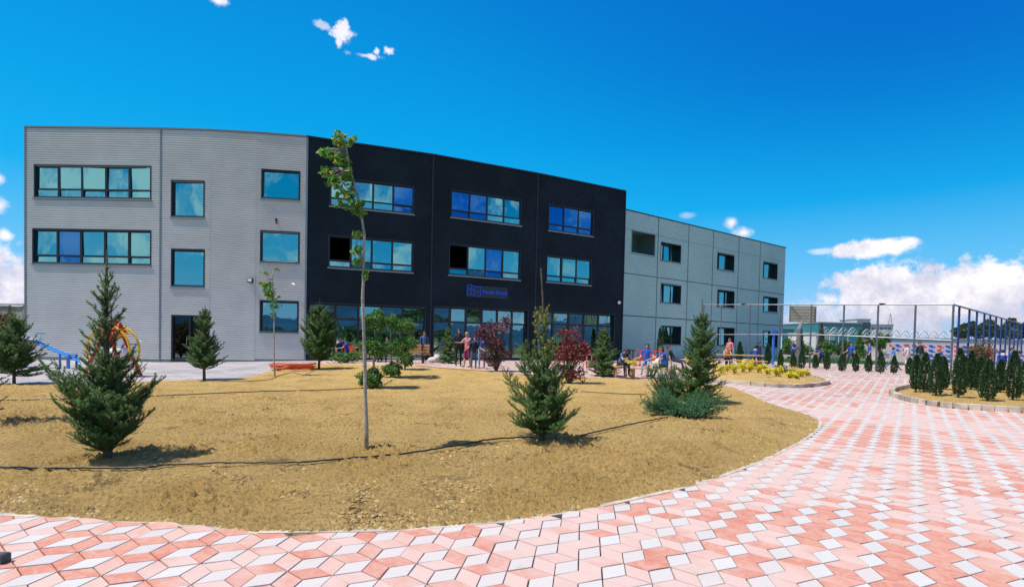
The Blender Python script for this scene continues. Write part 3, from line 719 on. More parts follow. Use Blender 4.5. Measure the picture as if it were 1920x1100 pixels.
# spire mast on the office block
b = Wy(1669, 608, 194); q = MB(); h = 1.3
for s_ in (-1, 1): q.tube([(b[0]+s_*.8, b[1], b[2]), (b[0], b[1], b[2]+h*3.2)], .12, 4)
for k in range(6): q.tube([(b[0]-.8+.12*k, b[1], b[2]+k*.65), (b[0]+.8-.12*k, b[1], b[2]+k*.65+.4)], .08, 4)
tag(q.build('radio_mast', mat('steel', (.4, .42, .45), .5, metal=.5)), 'thin lattice radio mast on the far white office block', 'mast')
# ---- low white boundary wall far right
a = Wy(1663, 634, 66); b = Wy(2060, 640, 62); F = Face(a, b); r = empty('perimeter_wall', (a[0], a[1], 0), 'long low white perimeter wall beyond the stadium seats', 'wall')
q = MB(); F.box(q, 0, F.L, -.3, 0, -.2, a[2]); part(q, 'wall', FWH, r); q = MB(); F.box(q, 0, F.L, -.4, .1, a[2]+.01, a[2]+.15); part(q, 'coping', mat('far_roof', (.3,)*3), r)
# ---- lattice arches far behind the fence
STEEL = mat('steel', (.4,)*3); LAT = mat('white_steel', (.55, .58, .62), .5)
for n_, (xa, xb, yb, yt, Y) in enumerate(((1538, 1615, 636, 613, 95), (1616, 1790, 640, 617, 92))):
    a = Wy(xa, yb, Y); b = Wy(xb, yb+1, Y); F = Face(a, b); r = empty('lattice_fence', (a[0], a[1], 0), ('tall white fence topped with looping lattice arches before the teal warehouse', 'pale fence topped with looping lattice arches right of the white office block')[n_], 'fence', 'lattice topped fences')
    zb_ = a[2]; zt_ = F.hit(xa, yt)[1]; step = 1.7; k = int(F.L/step); q = MB(); qp = MB()
    for i in range(k):
        u = i*step
        q.tube([F.P(u+step*t, 0, zb_+(zt_-zb_)*(.62+.38*math.sin(math.pi*t))) for t in np.linspace(0, 1, 7)], .06, 4)
        q.tube([F.P(u+step*t, 0, zb_+(zt_-zb_)*(.25+.38*math.sin(math.pi*t))) for t in np.linspace(0, 1, 8)], .05, 4)
        for t in (0, .25, .5, .75): s_ = math.sin(math.pi*t); q.tube([F.P(u+step*t, 0, zb_+(zt_-zb_)*(.25+.38*s_)), F.P(u+step*(t+.25), 0, zb_+(zt_-zb_)*(.62+.38*math.sin(math.pi*(t+.25))))], .035, 4)
        p_ = MB(); p_.tube([F.P(u, 0, -.2), F.P(u, 0, zb_+(zt_-zb_)*.65)], .06, 5); part(p_, 'post', LAT, r)
    part(q, 'lattice', LAT, r)
# ================================================================== VEGETATION
BARK = mat('bark', (.10, .075, .05), .9, var=.3, vscale=14, bump=.5, bscale=50)
BARKG = mat('grey_bark', (.34, .30, .24), .85, var=.35, vscale=9, bump=.4, bscale=40)
SPR = leafmat('spruce_needles', (.022, .085, .020), (.11, .25, .045), (.48, .44, .09), .28)
SPR2 = leafmat('bright_needles', (.03, .10, .03), (.13, .24, .05), (.30, .34, .09), .2)
SPR3 = leafmat('blue_needles', (.010, .05, .035), (.035, .12, .07), (.08, .2, .1), .15)
def norm(a): return a/(np.linalg.norm(a, axis=-1, keepdims=True)+1e-9)
def needles(segs, dens, nl, w, rng, spread=.75, bright=None):
    "segs: (n,2,3) twig pieces; returns triangle mesh of needles bristling round them"
    S = np.array(segs); L = np.linalg.norm(S[:, 1]-S[:, 0], axis=1); cnt = np.maximum(1, (L*dens+rng.random(len(L))).astype(int))
    idx = np.repeat(np.arange(len(S)), cnt); t = rng.random(len(idx))[:, None]
    P = S[idx, 0]+(S[idx, 1]-S[idx, 0])*t; d = norm(S[idx, 1]-S[idx, 0]); r = norm(rng.normal(size=P.shape)); r = norm(r-d*(r*d).sum(1, keepdims=True))
    n = norm(d*(1-spread)+r*spread+np.array([0, 0, .12])); l = nl*rng.uniform(.7, 1.2, (len(P), 1)); s = norm(np.cross(n, d+rng.normal(0, .2, P.shape)))*w
    V = np.stack([P-s, P+s, P+n*l], 1).reshape(-1, 3); F = np.arange(len(V)).reshape(-1, 3)
    a = np.clip(rng.normal(.42, .2, len(P)), 0, .9)
    if bright is not None: a = np.clip(a+bright[idx]*.6, 0, 1)
    return V, F, a
def spruce(name, base, h, R, seed, label, group=None, nb=90, clear=.03, top=.30, mat_=None, dens=260, nl=.018, w=.0022, e0=10, e1=62, prof=None, twig=.30, lean=(0, 0), bushy=1.0, leader=.14, ntw=6, trunkr=None, gold=0, wild=.45, spiky=False):
    rng = np.random.default_rng(seed); root = empty(name, base, label, 'tree', group)
    T = lambda z: np.array([lean[0]*z*z/h+.015*h*math.sin(z*2.3+seed)*.4, lean[1]*z*z/h, z])
    tr_ = trunkr or .013*h+.012
    mb = MB(); mb.tube([T(h*t) for t in np.linspace(-.03, 1, 12)], [tr_*(1-t)**.8+.005 for t in np.linspace(0, 1, 12)], 7)
    segs = []; br = []
    prof = prof or (lambda t: (1-t)**.85)
    for i in range(nb):
        t = clear+(1-leader-clear)*((i+rng.random())/nb)**(1.45 if spiky else 1.05)
        L = R*prof(t)*rng.uniform(.72, 1.12)+.05*h*(.4+t*.6)*rng.uniform(.6, 1.2)
        az_ = i*2.39996+rng.normal(0, .3); el_ = math.radians(e0+(e1-e0)*t**1.1+rng.normal(0, 7+9*wild)); L *= 1+wild*rng.normal(0, .22)
        p = T(h*t); d = np.array([math.cos(az_)*math.cos(el_), math.sin(az_)*math.cos(el_), math.sin(el_)]); pts = [p]; n = 6
        for k in range(n):
            d = norm(d+np.array([0, 0, .14 if k > 1 else (.02 if spiky else -.10)])+rng.normal(0, .05+.05*wild, 3)); pts.append(pts[-1]+d*L/n)
        mb.tube(pts, [max(.003, (.010*L+.004)*(1-k/n)+.002) for k in range(n+1)], 4, cap=False)
        for k in range(1 if t > .5 else 1, n): segs.append((pts[k], pts[k+1])); br.append(k/n*.5 if k == n-1 else 0)
        m_ = max(2, int(ntw*bushy*(L/R+.25)));  m_ = 3 if spiky and t > .45 else m_
        for k in range(m_):
            s_ = .15+.8*(k+rng.random()*.6)/m_; q = s_*n; a = int(q); a = min(a, n-1); P = pts[a]+(pts[a+1]-pts[a])*(q-a)
            side = 1 if k % 2 else -1; perp = norm(np.cross(d, [0, 0, 1.]))*side
            dd = norm(norm(pts[a+1]-pts[a])*.8+perp*rng.uniform(.5, .95)+np.array([0, 0, rng.uniform(-.15, .35)])); l = L*twig*(1.15-s_)*rng.uniform(.6, 1.25)+.03*h*.4
            q1 = P+dd*l*.5; q2 = q1+norm(dd+np.array([0, 0, .25]))*l*.5
            mb.tube([P, q1, q2], [.004, .003, .002], 3, cap=False); segs += [(P, q1), (q1, q2)]; br += [0, .35*rng.random()]
            if l > .16:
                for sgn in (-1, 1):
                    for bp, bd in ((P+dd*l*.3, 1), (q1, 1)):
                        d3 = norm(dd+sgn*np.cross(dd, [0, 0, 1.])*.8+np.array([0, 0, .15])); q3 = bp+d3*l*.38; segs.append((bp, q3)); br.append(.25*rng.random())
    for k in range(5):
        a, b = h*(1-leader*1.05*(1-k/5)), h*(1-leader*1.05*(1-(k+1)/5)); segs.append((T(a), T(b))); br.append(-.4 if k else 0)
    mb.build('trunk', BARK, root, True)
    zz = np.array([q[0][2] for q in segs])/h; V, F, a = needles(segs, dens, nl, w, rng, bright=np.array(br)+gold*np.clip((zz-.42)*5, 0, 1)); triobj('foliage', V, F, mat_ or SPR, root, a)
    return root
def leaves(name, pts, size, mat_, parent, rng, up=.4, fold=.25, asp=.62, rnd=None):
    N = len(pts); nrm = norm(rng.normal(size=(N, 3))+np.array([0, 0, up*2.])); d = norm(np.cross(nrm, rng.normal(size=(N, 3)))); s = np.cross(nrm, d)
    z = size*rng.uniform(.5, 1.3, (N, 1)); P = np.asarray(pts)
    V = np.stack([P-d*z*.5, P+s*z*asp*.5-d*z*.08+nrm*z*fold*.5, P+s*z*asp*.36+d*z*.24+nrm*z*fold*.4, P+d*z*.55, P-s*z*asp*.36+d*z*.24+nrm*z*fold*.4, P-s*z*asp*.5-d*z*.08+nrm*z*fold*.5], 1).reshape(-1, 3)
    b = np.arange(N)[:, None]*6; F = np.concatenate([b+np.array([[0, 1, 2, 3]]), b+np.array([[0, 3, 4, 5]])])
    r = rng.random(N) if rnd is None else rnd; return triobj(name, V, F, mat_, parent, np.concatenate([r, r]))
def blobpts(blobs, rng, shell=.55):
    out = []
    for cx, cy, cz, rx, ry, rz, n in blobs:
        d = norm(rng.normal(size=(n, 3))); r = (shell+(1-shell)*rng.random((n, 1)))*(1+.18*np.sin(d[:, :1]*5+cx)+.15*np.sin(d[:, 2:]*7+cy*3)); out.append(np.array([cx, cy, cz])+d*r*np.array([rx, ry, rz]))
    return np.concatenate(out)
L_TREE = leafmat('sapling_leaf', (.06, .20, .025), (.20, .42, .06), (.42, .34, .06), .45)
L_TOP = leafmat('privet_leaf', (.025, .10, .025), (.10, .25, .04), (.25, .42, .08), .3)
L_DK = leafmat('dark_leaf', (.02, .05, .018), (.06, .11, .03), (.12, .17, .05), .2)
L_PUR = leafmat('purple_leaf', (.05, .015, .03), (.17, .055, .075), (.42, .2, .22), .25)
L_RED = leafmat('maple_leaf', (.09, .012, .015), (.30, .035, .035), (.50, .12, .09), .35)
L_THU = leafmat('thuja_leaf', (.010, .042, .016), (.035, .10, .03), (.07, .16, .045), .15)
L_JUN = leafmat('juniper_needles', (.03, .12, .06), (.10, .27, .11), (.26, .42, .15), .3)
L_YEL = leafmat('yellow_leaf', (.80, .66, .02), (.66, .60, .03), (.30, .36, .05), .3)
L_BRN = leafmat('brown_leaf', (.07, .05, .025), (.20, .13, .05), (.34, .22, .08), .25)

def base(px, py, dz=.02): p = G(px, py); p[2] += dz; return p
# --- spruces
b = base(200, 866); h = ztop(b, 470); spruce('spruce_tree', b, h, .60, 1, 'large wide young spruce at the front left of the soil bed', nb=150, dens=560, nl=.025, w=.0028, e0=34, e1=66, spiky=True, prof=lambda t: (.75+2.2*t if t < .16 else (1.1-(t-.16)*2.6 if t < .42 else .40*(1-(t-.42)/.58)**.7)), leader=.17, ntw=9, twig=.38, gold=.15, wild=1)
b = base(1018, 832); h = ztop(b, 504); spruce('spruce_tree', b, h, .62, 5, 'spruce with a long bare yellow leader at the middle front of the soil bed', nb=130, dens=520, nl=.025, w=.0028, e0=28, e1=66, gold=.75, spiky=True, trunkr=.034, wild=1, prof=lambda t: (.8+1.4*t if t < .16 else (1.02-(t-.16)*2.2 if t < .45 else .30*(1-(t-.45)/.55)**.6)), leader=.27, lean=(-.03, 0), ntw=8, twig=.34)
b = base(383, 714); h = ztop(b, 572); spruce('spruce_tree', b, h, .62, 3, 'dark egg shaped spruce in front of the glazed door of the grey building', nb=170, clear=.14, dens=260, nl=.034, w=.0055, e0=25, e1=70, prof=lambda t: math.sin(math.pi*min(1, (t*1.25+.22)))**.7 if t < .6 else .75*(1-t)/.4*.9, ntw=8)
b = base(27, 722); h = ztop(b, 590); spruce('spruce_tree', b, h, .85, 4, 'dark spruce with thin stem at the far left edge beside the seesaw', nb=180, clear=.12, dens=260, nl=.034, w=.0055, e0=25, e1=70, prof=lambda t: math.sin(math.pi*min(1, (t*1.25+.22)))**.7 if t < .6 else .75*(1-t)/.4*.9, ntw=8)
b = base(598, 693); h = ztop(b, 560); spruce('spruce_tree', b, h, .85, 6, 'tall dark bushy conifer at the corner where grey and black walls meet', nb=210, clear=.10, dens=240, nl=.040, w=.007, e0=35, e1=72, prof=lambda t: math.sin(math.pi*min(1, t*.9+.25))**.6, ntw=8)
b = base(840, 682); h = ztop(b, 612); spruce('spruce_tree', b, h, .72, 7, 'small bright green spruce beside the wooden bench', nb=130, dens=240, nl=.036, w=.007, e0=0, e1=55, mat_=SPR2, ntw=9, leader=.10)
b = base(1131, 706); h = ztop(b, 600); spruce('spruce_tree', b, h, .68, 8, 'dense round based spruce right of the red maple near the seated girl', nb=210, dens=280, nl=.033, w=.0055, e0=5, e1=60, mat_=SPR2, prof=lambda t: math.sin(math.pi*min(1, t*1.1+.38))**.8 if t < .5 else .5*(1-(t-.5)*1.9) if t < 1 else 0, ntw=9, leader=.22)
b = base(1310, 757); h = ztop(b, 560); spruce('spruce_tree', b, h, .60, 9, 'slender deep green spruce rising behind the spreading junipers', nb=200, dens=380, nl=.028, w=.0042, e0=6, e1=66, mat_=SPR, prof=lambda t: (1-t*.6 if t < .5 else .75*(1-(t-.5)/.5)**1.2), leader=.22, ntw=9)
b = base(-72, 800); spruce('spruce_tree', b, 3.1, .62, 10, 'young spruce just outside the left edge casting its shadow on the bed', nb=70, dens=140, nl=.03, w=.005, e0=20, e1=60)
b = base(985, 705); h = ztop(b, 640); spruce('thuja_shrub', b, h, .55, 11, 'light green feathery thuja between the purple tree and the front spruce', nb=70, dens=170, nl=.04, w=.007, e0=35, e1=75, mat_=SPR2, prof=lambda t: .8*(1-t)+.2, leader=.05)['category'] = 'shrub'
# --- spreading junipers
def juniper(base_, blobs, seed, label):
    rng = np.random.default_rng(seed); root = empty('juniper_shrub', base_, label, 'shrub', 'spreading junipers'); mb = MB(); segs = []; bb = []
    for dx_, dy_, dz_, L, n in blobs:
        for i in range(n):
            a = rng.random()*6.28; tgt = np.array([dx_+L*math.cos(a)*rng.uniform(.3, 1), dy_+L*math.sin(a)*rng.uniform(.3, 1)*.8, max(.05, dz_*rng.uniform(.35, 1.15))])
            m_ = tgt*np.array([.45, .45, .25])+rng.normal(0, .04, 3); pts = [np.zeros(3), m_*np.array([1, 1, 1]), tgt*.75+np.array([0, 0, -.05*dz_]), tgt]
            mb.tube(pts, [.012, .008, .005, .002], 4, cap=False)
            for k in range(14):
                s_ = rng.uniform(.35, 1)*3; j = min(2, int(s_)); P = pts[j]+(pts[j+1]-pts[j])*(s_-j); d = norm(norm(pts[j+1]-pts[j])*.8+rng.normal(0, .7, 3)+np.array([0, 0, .35])); l = rng.uniform(.06, .18)
                segs.append((P, P+d*l)); bb.append(.5*rng.random())
                for z in (-1, 1): d2 = norm(d+rng.normal(0, .5, 3)); segs.append((P+d*l*.5, P+d*l*.5+d2*l*.55)); bb.append(.6*rng.random())
    mb.build('stem', BARK, root, True); V, F, a = needles(segs, 330, .016, .0028, rng, .6, np.array(bb)); triobj('foliage', V, F, L_JUN, root, a)
juniper(base(1275, 783), [(0, 0, .30, .85, 75), (.55, .0, .38, .42, 28), (-.35, -.1, .42, .45, 30)], 21, 'low blue green juniper spreading over the soil near the paved curve')
juniper(base(1262, 752), [(-.1, 0, .75, .45, 46), (-.45, 0, .85, .35, 26), (.3, 0, .6, .4, 22)], 22, 'taller arching juniper behind the low one')
# --- saplings: tall one traced along its trunk
def sapling(name, trunkpx, r0, r1, clusters, seed, label, size, extra=(), lw=(.35, .6)):
    rng = np.random.default_rng(seed); b = base(*trunkpx[0], dz=0); Y = b[1]; root = empty(name, b, label, 'tree'); mb = MB()
    pts = [Wy(px, py, Y)-b for px, py in trunkpx]; pts[0][2] -= .05; n = len(pts)
    mb.tube(pts, [r0+(r1-r0)*i/(n-1)+.15*r0*(i % 2) for i in range(n)], 7)
    for e in extra: mb.tube([Wy(px, py, Y)-b for px, py in e], [.008]+[.005]*(len(e)-1), 5)
    P = []; sm = mb
    for px, py, rx, ry, k in clusters:
        c = Wy(px, py, Y)-b; sc = pxm(b+c); q = c+norm(rng.normal(size=(int(k*2.3), 3)))*rng.random((int(k*2.3), 1))**.5*np.array([rx/sc, rx/sc*.9, ry/sc]); P.append(q)
        j = np.argmin([np.linalg.norm(c-p) for p in pts])
        for z in q[::4]: sm.tube([pts[j], (pts[j]+z)/2+[0, 0, .02], z], [.004, .003, .0015], 3, cap=False)
    sm.build('trunk', BARKG, root, True); leaves('foliage', np.concatenate(P), size, L_TREE, root, rng, .1, .3, .85)
    return root
sapling('sapling', [(688, 848), (687, 800), (685, 740), (684, 680), (682, 620), (680, 560), (682, 500), (683, 440), (677, 400), (668, 355), (655, 318), (650, 280), (641, 250)], .024, .006,
        [(640, 262, 20, 14, 26), (618, 290, 18, 14, 18), (640, 300, 18, 16, 20), (612, 325, 14, 12, 14), (628, 340, 22, 16, 26), (656, 330, 12, 20, 12), (650, 365, 20, 14, 20), (640, 385, 16, 8, 10), (668, 385, 18, 12, 20), (675, 400, 12, 10, 12), (661, 262, 10, 6, 6), (670, 440, 10, 6, 7), (668, 470, 12, 10, 12), (670, 492, 10, 10, 9), (686, 514, 9, 8, 8), (634, 250, 8, 6, 6), (602, 285, 6, 4, 4)], 31,
        'tall thin sapling with a bare stem and sparse crooked leafy top in the middle bed', .068, [[(683, 510), (674, 480), (668, 450)], [(665, 370), (640, 340), (620, 325)]])
sapling('sapling', [(516, 708), (514, 680), (514, 640), (514, 600), (513, 560), (511, 520), (512, 505)], .026, .006,
        [(500, 532, 14, 6, 18), (492, 535, 10, 5, 10), (505, 545, 13, 9, 22), (512, 560, 12, 10, 20), (517, 576, 12, 8, 16), (520, 504, 6, 4, 6), (497, 512, 10, 4, 8), (505, 553, 10, 8, 16), (513, 590, 6, 6, 7)], 32,
        'short slim sapling with a leafy top beside the coiled orange hose', .095)
# --- pruned privets (two stacked balls) along the middle of the bed
def privet(px, py, balls, seed, label, nm='topiary_tree'):
    rng = np.random.default_rng(seed); b = base(px, py); Y = b[1]; root = empty(nm, b, label, 'topiary', 'pruned shrubs in a row'); mb = MB(); bl = []; zt_ = 0
    for bx, by, rx, ry in balls:
        c = Wy(bx, by, Y)-b; s = pxm(b+c); k = int(4.5*rx*ry)+400; bl.append((c[0], c[1]+0, c[2], rx/s, rx/s, ry/s, k)); zt_ = max(zt_, c[2])
        for i in range(9): a = rng.random(3)-.5; mb.tube([[c[0]*.4, 0, max(.05, c[2]-ry/s*1.1)], [c[0]+a[0]*rx/s*1.2, a[1]*rx/s, c[2]+a[2]*ry/s]], [.012, .004], 4, cap=False)
    cx_ = bl[0][0]; mb.tube([[0, 0, -.05], [bl[-1][0]*.3, 0, zt_*.45], [bl[-1][0]*.9, 0, zt_]], [.035, .03, .015], 7); mb.build('trunk', BARKG, root, True)
    leaves('foliage', blobpts(bl, rng, .5), .062, L_TOP, root, rng, .35)
privet(699, 729, [(697, 708, 24, 19), (702, 650, 27, 19), (705, 602, 25, 21)], 41, 'nearest pruned topiary with three balls behind the tall sapling')
privet(733, 709, [(737, 692, 20, 14), (745, 650, 30, 18), (758, 611, 28, 14), (732, 602, 20, 12)], 42, 'second pruned topiary with a wide flat top leaning right')
privet(760, 694, [(762, 675, 17, 12), (764, 642, 24, 13), (745, 612, 20, 10)], 43, 'third pruned topiary farthest back before the bench')
def shrub(name, px, py, blobs, seed, label, m_, size, cat='shrub', n=500, group=None, stem=True, up=.35, shell=.45):
    rng = np.random.default_rng(seed); b = base(px, py); root = empty(name, b, label, cat, group); bl = []; mb = MB()
    for bx, by, rx, ry in blobs:
        c = Wy(bx, by, b[1])-b; s = pxm(b+c); bl.append((c[0], c[1], c[2], rx/s, rx/s*.9, ry/s, int(n*rx*ry/400)+40))
        for i in range(7): a = rng.random(3)-.5; e = np.array([c[0]+a[0]*rx/s*1.4, a[1]*rx/s, c[2]+a[2]*ry/s]); mb.tube([[0, 0, -.03], e*np.array([.35, .35, .55]), e], [.018, .01, .003], 4, cap=False)
    mb.build('trunk', BARK, root, True); leaves('foliage', blobpts(bl, rng, shell), size, m_, root, rng, up); return root
shrub('hedge_shrub', 650, 681, [(632, 668, 22, 10), (660, 666, 20, 11), (648, 672, 26, 9)], 51, 'low leafy green shrub against the ground floor windows right of the conifer', L_TOP, .11, n=420)
shrub('purple_tree', 931, 697, [(915, 622, 22, 20), (942, 613, 20, 14), (950, 600, 10, 9), (900, 628, 14, 12), (928, 645, 24, 18), (945, 662, 18, 12), (912, 668, 14, 10), (928, 678, 18, 10)], 52, 'dark purple leaved tree with rounded bushy crown near the group of children', L_PUR, .085, 'tree', 560)
shrub('red_maple', 1066, 720, [(1072, 630, 20, 18), (1060, 655, 28, 16), (1085, 650, 22, 18), (1100, 655, 12, 12), (1048, 668, 18, 12), (1080, 672, 26, 12), (1065, 700, 20, 14), (1088, 700, 14, 16), (1055, 620, 10, 6), (1052, 690, 12, 10)], 53, 'red leaved maple shrub behind the front spruce', L_RED, .085, 'tree', 190, up=.1)
# --- thuja columns
def thuja(b, h, R, seed, label, group, m_=None, n=1500, size=.05):
    rng = np.random.default_rng(seed); root = empty('arborvitae', b, label, 'shrub', group); mb = MB(); mb.tube([[0, 0, -.05], [0, 0, h*.5], [0, 0, h*.9]], [.03, .02, .006], 5)
    t = rng.random(n)**.9; a = rng.random(n)*6.283; pr = np.sin(np.pi*np.clip(t*.80+.17, 0, 1))**.75*(1-.35*t); lob = 1+.16*np.sin(a*3+t*9+seed)+.12*np.sin(a*7-t*17)
    r = R*pr*lob*np.sqrt(rng.uniform(.35, 1, n)); P = np.stack([r*np.cos(a), r*np.sin(a), h*(.05+.95*t)], 1)
    d = norm(np.stack([np.cos(a)*.45, np.sin(a)*.45, np.full(n, 1.)], 1)+rng.normal(0, .25, (n, 3))); s = norm(np.cross(d, rng.normal(size=(n, 3)))); l = size*rng.uniform(.7, 1.5, (n, 1))
    V = np.stack([P-s*l*.12, P-s*l*.42+d*l*.9, P+d*l*1.7, P+s*l*.42+d*l*.9, P+s*l*.12], 1).reshape(-1, 3); F = np.arange(len(V)).reshape(-1, 5)
    mb.build('trunk', BARK, root, True); triobj('foliage', V, F, m_ or L_THU, root, rng.random(n)); return root
ORD = ['first', 'second', 'third', 'fourth', 'fifth', 'sixth', 'seventh', 'eighth', 'ninth', 'tenth', 'eleventh', 'twelfth', 'thirteenth', 'fourteenth']
row = [(1463, 692, 656), (1487, 691, 664), (1503, 693, 656), (1528, 692, 664), (1550, 694, 662), (1578, 697, 665), (1604, 698, 663), (1628, 699, 667), (1651, 701, 661), (1676, 702, 668), (1705, 704, 672), (1767, 706, 668)]
for i, (px, py, yt) in enumerate(row):
    b = base(px, py); h = ztop(b, yt); thuja(b, h, .15+.02*(i % 3), 60+i, ORD[i]+' arborvitae from the left in the row planted along the court fence', 'arborvitae row along the court fence', n=1300, size=.035)
bed3 = [(1717, 733, 664), (1733, 736, 660), (1755, 742, 661), (1768, 731, 668), (1797, 746, 650), (1808, 724, 668), (1820, 731, 655), (1838, 733, 668), (1852, 752, 672), (1875, 736, 672), (1899, 751, 655), (1921, 742, 675)]
for i, (px, py, yt) in enumerate(bed3):
    b = hit(px, py, lambda x, y: gz0(x, y)+.15); h = ztop(b, yt)*.96; thuja(b, h, .165+.025*(i % 3), 80+i, ORD[i]+' arborvitae from the left in the kerbed bed at the right', 'arborvitae in the kerbed bed', n=3000, size=.027)
b = hit(1843, 728, lambda x, y: gz0(x, y)+.15); rng = np.random.default_rng(99); root = empty('ball_topiary', b, 'round brown leaved standard tree on a stem among the arborvitae', 'topiary')
c = Wy(1841, 662, b[1])-b; mb = MB(); mb.tube([[0, 0, -.05], [c[0]*.5, 0, c[2]*.5], [c[0], 0, c[2]]], [.04, .03, .02], 7); mb.build('trunk', BARK, root, True); r_ = 21/pxm(b)
leaves('foliage', blobpts([(c[0], 0, c[2], r_, r_, r_*1.1, 2600), (c[0], 0, c[2]*.55, r_*.7, r_*.7, r_*1.3, 900)], rng, .3), .045, L_BRN, root, rng, .2)
# --- yellow shrubs in the second bed
yl = [(1352, 702, 686), (1364, 698, 684), (1376, 703, 682), (1391, 700, 680), (1392, 698, 676), (1405, 699, 680), (1408, 694, 676), (1421, 701, 684), (1430, 695, 683), (1437, 704, 690), (1444, 696, 690), (1455, 707, 690), (1463, 702, 688), (1480, 710, 697), (1490, 711, 701), (1500, 708, 692), (1512, 707, 694), (1487, 700, 688), (1340, 695, 680), (1290, 690, 664), (1172, 688, 672), (1188, 690, 674)]
places = {18: 'yellow leaved shrub peeping out just right of the slender spruce', 19: 'yellow leaved shrub half hidden behind the slender spruce beside the seated woman', 20: 'yellow flowering plant right of the hunched seated girl', 21: 'yellow flowering plant left of the laughing woman'}
for i, (px, py, yt) in enumerate(yl):
    rng = np.random.default_rng(120+i); b = hit(px, py, gzb(BED2, .17)) if i < 18 else base(px, py); h = ztop(b, yt); r_ = max(.12, min(.26, 8/pxm(b)*(.8+.4*rng.random())))
    root = empty('yellow_shrub', b, places.get(i) or ('yellow leaved shrub number %s counted from the left in the kerbed flower bed' % ('one two three four five six seven eight nine ten eleven twelve thirteen fourteen fifteen sixteen seventeen eighteen'.split()[i])), 'shrub', 'yellow shrubs')
    mb = MB(); mb.tube([[0, 0, -.04], [.02, 0, h*.6]], [.012, .005], 4)
    for k in range(5): a = rng.random()*6.3; mb.tube([[0, 0, h*.15], [r_*.7*math.cos(a), r_*.7*math.sin(a), h*.75]], [.008, .003], 3)
    mb.build('stem', BARK, root)
    leaves('foliage', blobpts([(0, 0, h*.70, r_, r_, h*.42, 150), (r_*.5*rng.uniform(-1, 1), 0, h*.45, r_*.7, r_*.7, h*.3, 60)], rng, .3), .075, L_YEL, root, rng, .6, rnd=rng.random(210)**1.5)
for i, (px, py, yt, rx) in enumerate(((1473, 708, 688, 10), (1420, 690, 675, 16), (1462, 693, 684, 18), (1493, 690, 683, 12))):
    shrub('dark_shrub', px, py, [(px, (py+yt)/2-1, rx, (py-yt)/2)], 150+i, ('dark leaved shrub at the tip of the yellow flower bed', 'dark low shrub under the picnic table end', 'dark leafy shrub between yellow shrubs at the back of the flower bed', 'small dark shrub near the fence at the end of the flower bed')[i], L_DK, .07, n=700)
# --- greenery behind the court and at the window line
def bush(name, px, py, Y, rx, ry, seed, label, m_=None, size=.22, n=900, cat='tree', conical=False, group='trees behind the court'):
    rng = np.random.default_rng(seed); p = Wy(px, py, Y); b = np.array([p[0], Y, float(gz0(p[0], Y))]); c = p-b; s = pxm(p); root = empty(name, b, label, cat, group)
    mb = MB(); mb.tube([[0, 0, -.1], [0, 0, max(.3, c[2])]], [.12, .05], 6)
    for i in range(8): a = rng.random(3)-.5; mb.tube([[0, 0, c[2]*.4], [a[0]*rx/s*1.4, a[1]*rx/s, c[2]+a[2]*ry/s]], [.06, .02], 4, cap=False)
    mb.build('trunk', BARK, root)
    if conical:
        t = rng.random(n); a = rng.random(n)*6.28; r = rx/s*(1-t)**.8*rng.uniform(.5, 1, n); P = np.stack([r*np.cos(a), r*np.sin(a), c[2]-ry/s+2*ry/s*t], 1)
    else:
        k = 7; bl = [(0, 0, c[2], rx/s*.7, rx/s*.7, ry/s*.75, n//3)]+[(rng.uniform(-.6, .6)*rx/s, rng.uniform(-.6, .6)*rx/s, c[2]+rng.uniform(-.5, .5)*ry/s, rx/s*.45, rx/s*.45, ry/s*.45, n//k) for _ in range(k)]; P = blobpts(bl, rng, .35)
    leaves('foliage', P, size, m_ or L_DK, root, rng, .3)
hl = [('round dark green tree', 0), ('pointed conifer', 1), ('broad green bush', 0), ('small pointed evergreen', 1)]
back_t = [(1478, 648, 46, 16, 22, 0), (1500, 636, 44, 10, 26, 1), (1512, 655, 45, 16, 18, 0), (1540, 634, 47, 9, 28, 1), (1555, 652, 44, 14, 20, 0), (1585, 650, 46, 16, 22, 0), (1612, 645, 44, 12, 28, 1), (1632, 652, 47, 16, 18, 0), (1650, 640, 45, 12, 20, 0), (1660, 640, 56, 16, 16, 0)]
whr = ['right beside the far corner of the panelled wing', 'left of the blue net post', 'directly behind the man with folded arms', 'right behind the basketball post', 'behind the bending student', 'behind the walking student', 'just left of the tall fence post by the white tower', 'under the white office block', 'left of the concrete steps', 'far behind the concrete steps']
for i, (px, py, Y, rx, ry, cn) in enumerate(back_t):
    bush('evergreen_tree' if cn else 'leafy_tree', px, py, Y, rx, ry, 170+i, ('pointed evergreen ' if cn else 'bushy dark green tree ')+whr[i], L_DK if i % 2 else L_TOP, .16, 1100, conical=cn)
ft = [(1800, 622, 14, 14), (1818, 617, 14, 17), (1836, 622, 14, 14), (1856, 616, 15, 18), (1874, 624, 12, 12), (1893, 614, 13, 22), (1912, 620, 14, 16), (1940, 618, 20, 18), (1975, 616, 22, 20)]
for i, (px, py, rx, ry) in enumerate(ft):
    bush('leafy_tree', px, py, 74+i % 3*3, rx, ry, 190+i, ORD[i]+' dark tree from the left in the line beyond the white wall at the right', L_DK, .55, 2600, group='trees beyond the perimeter wall')
for i, (px, yt, rx) in enumerate(((1237, 617, 7), (1387, 643, 7), (1440, 648, 7), (1420, 650, 6))):
    p = Wy(px, 664, 33); b = np.array([p[0], 33, float(gz0(p[0], 33))]); h = ztop(b, yt); thuja(b, h, rx/pxm(b)*.8, 210+i, ('slender evergreen column before the first ground floor window of the panelled wing', 'short evergreen column by the second ground floor window of the panelled wing', 'dark evergreen column at the end of the panelled wing', 'small evergreen column behind the figure in the grey hood')[i], 'evergreen columns by the panelled wing', n=1200, size=.06)
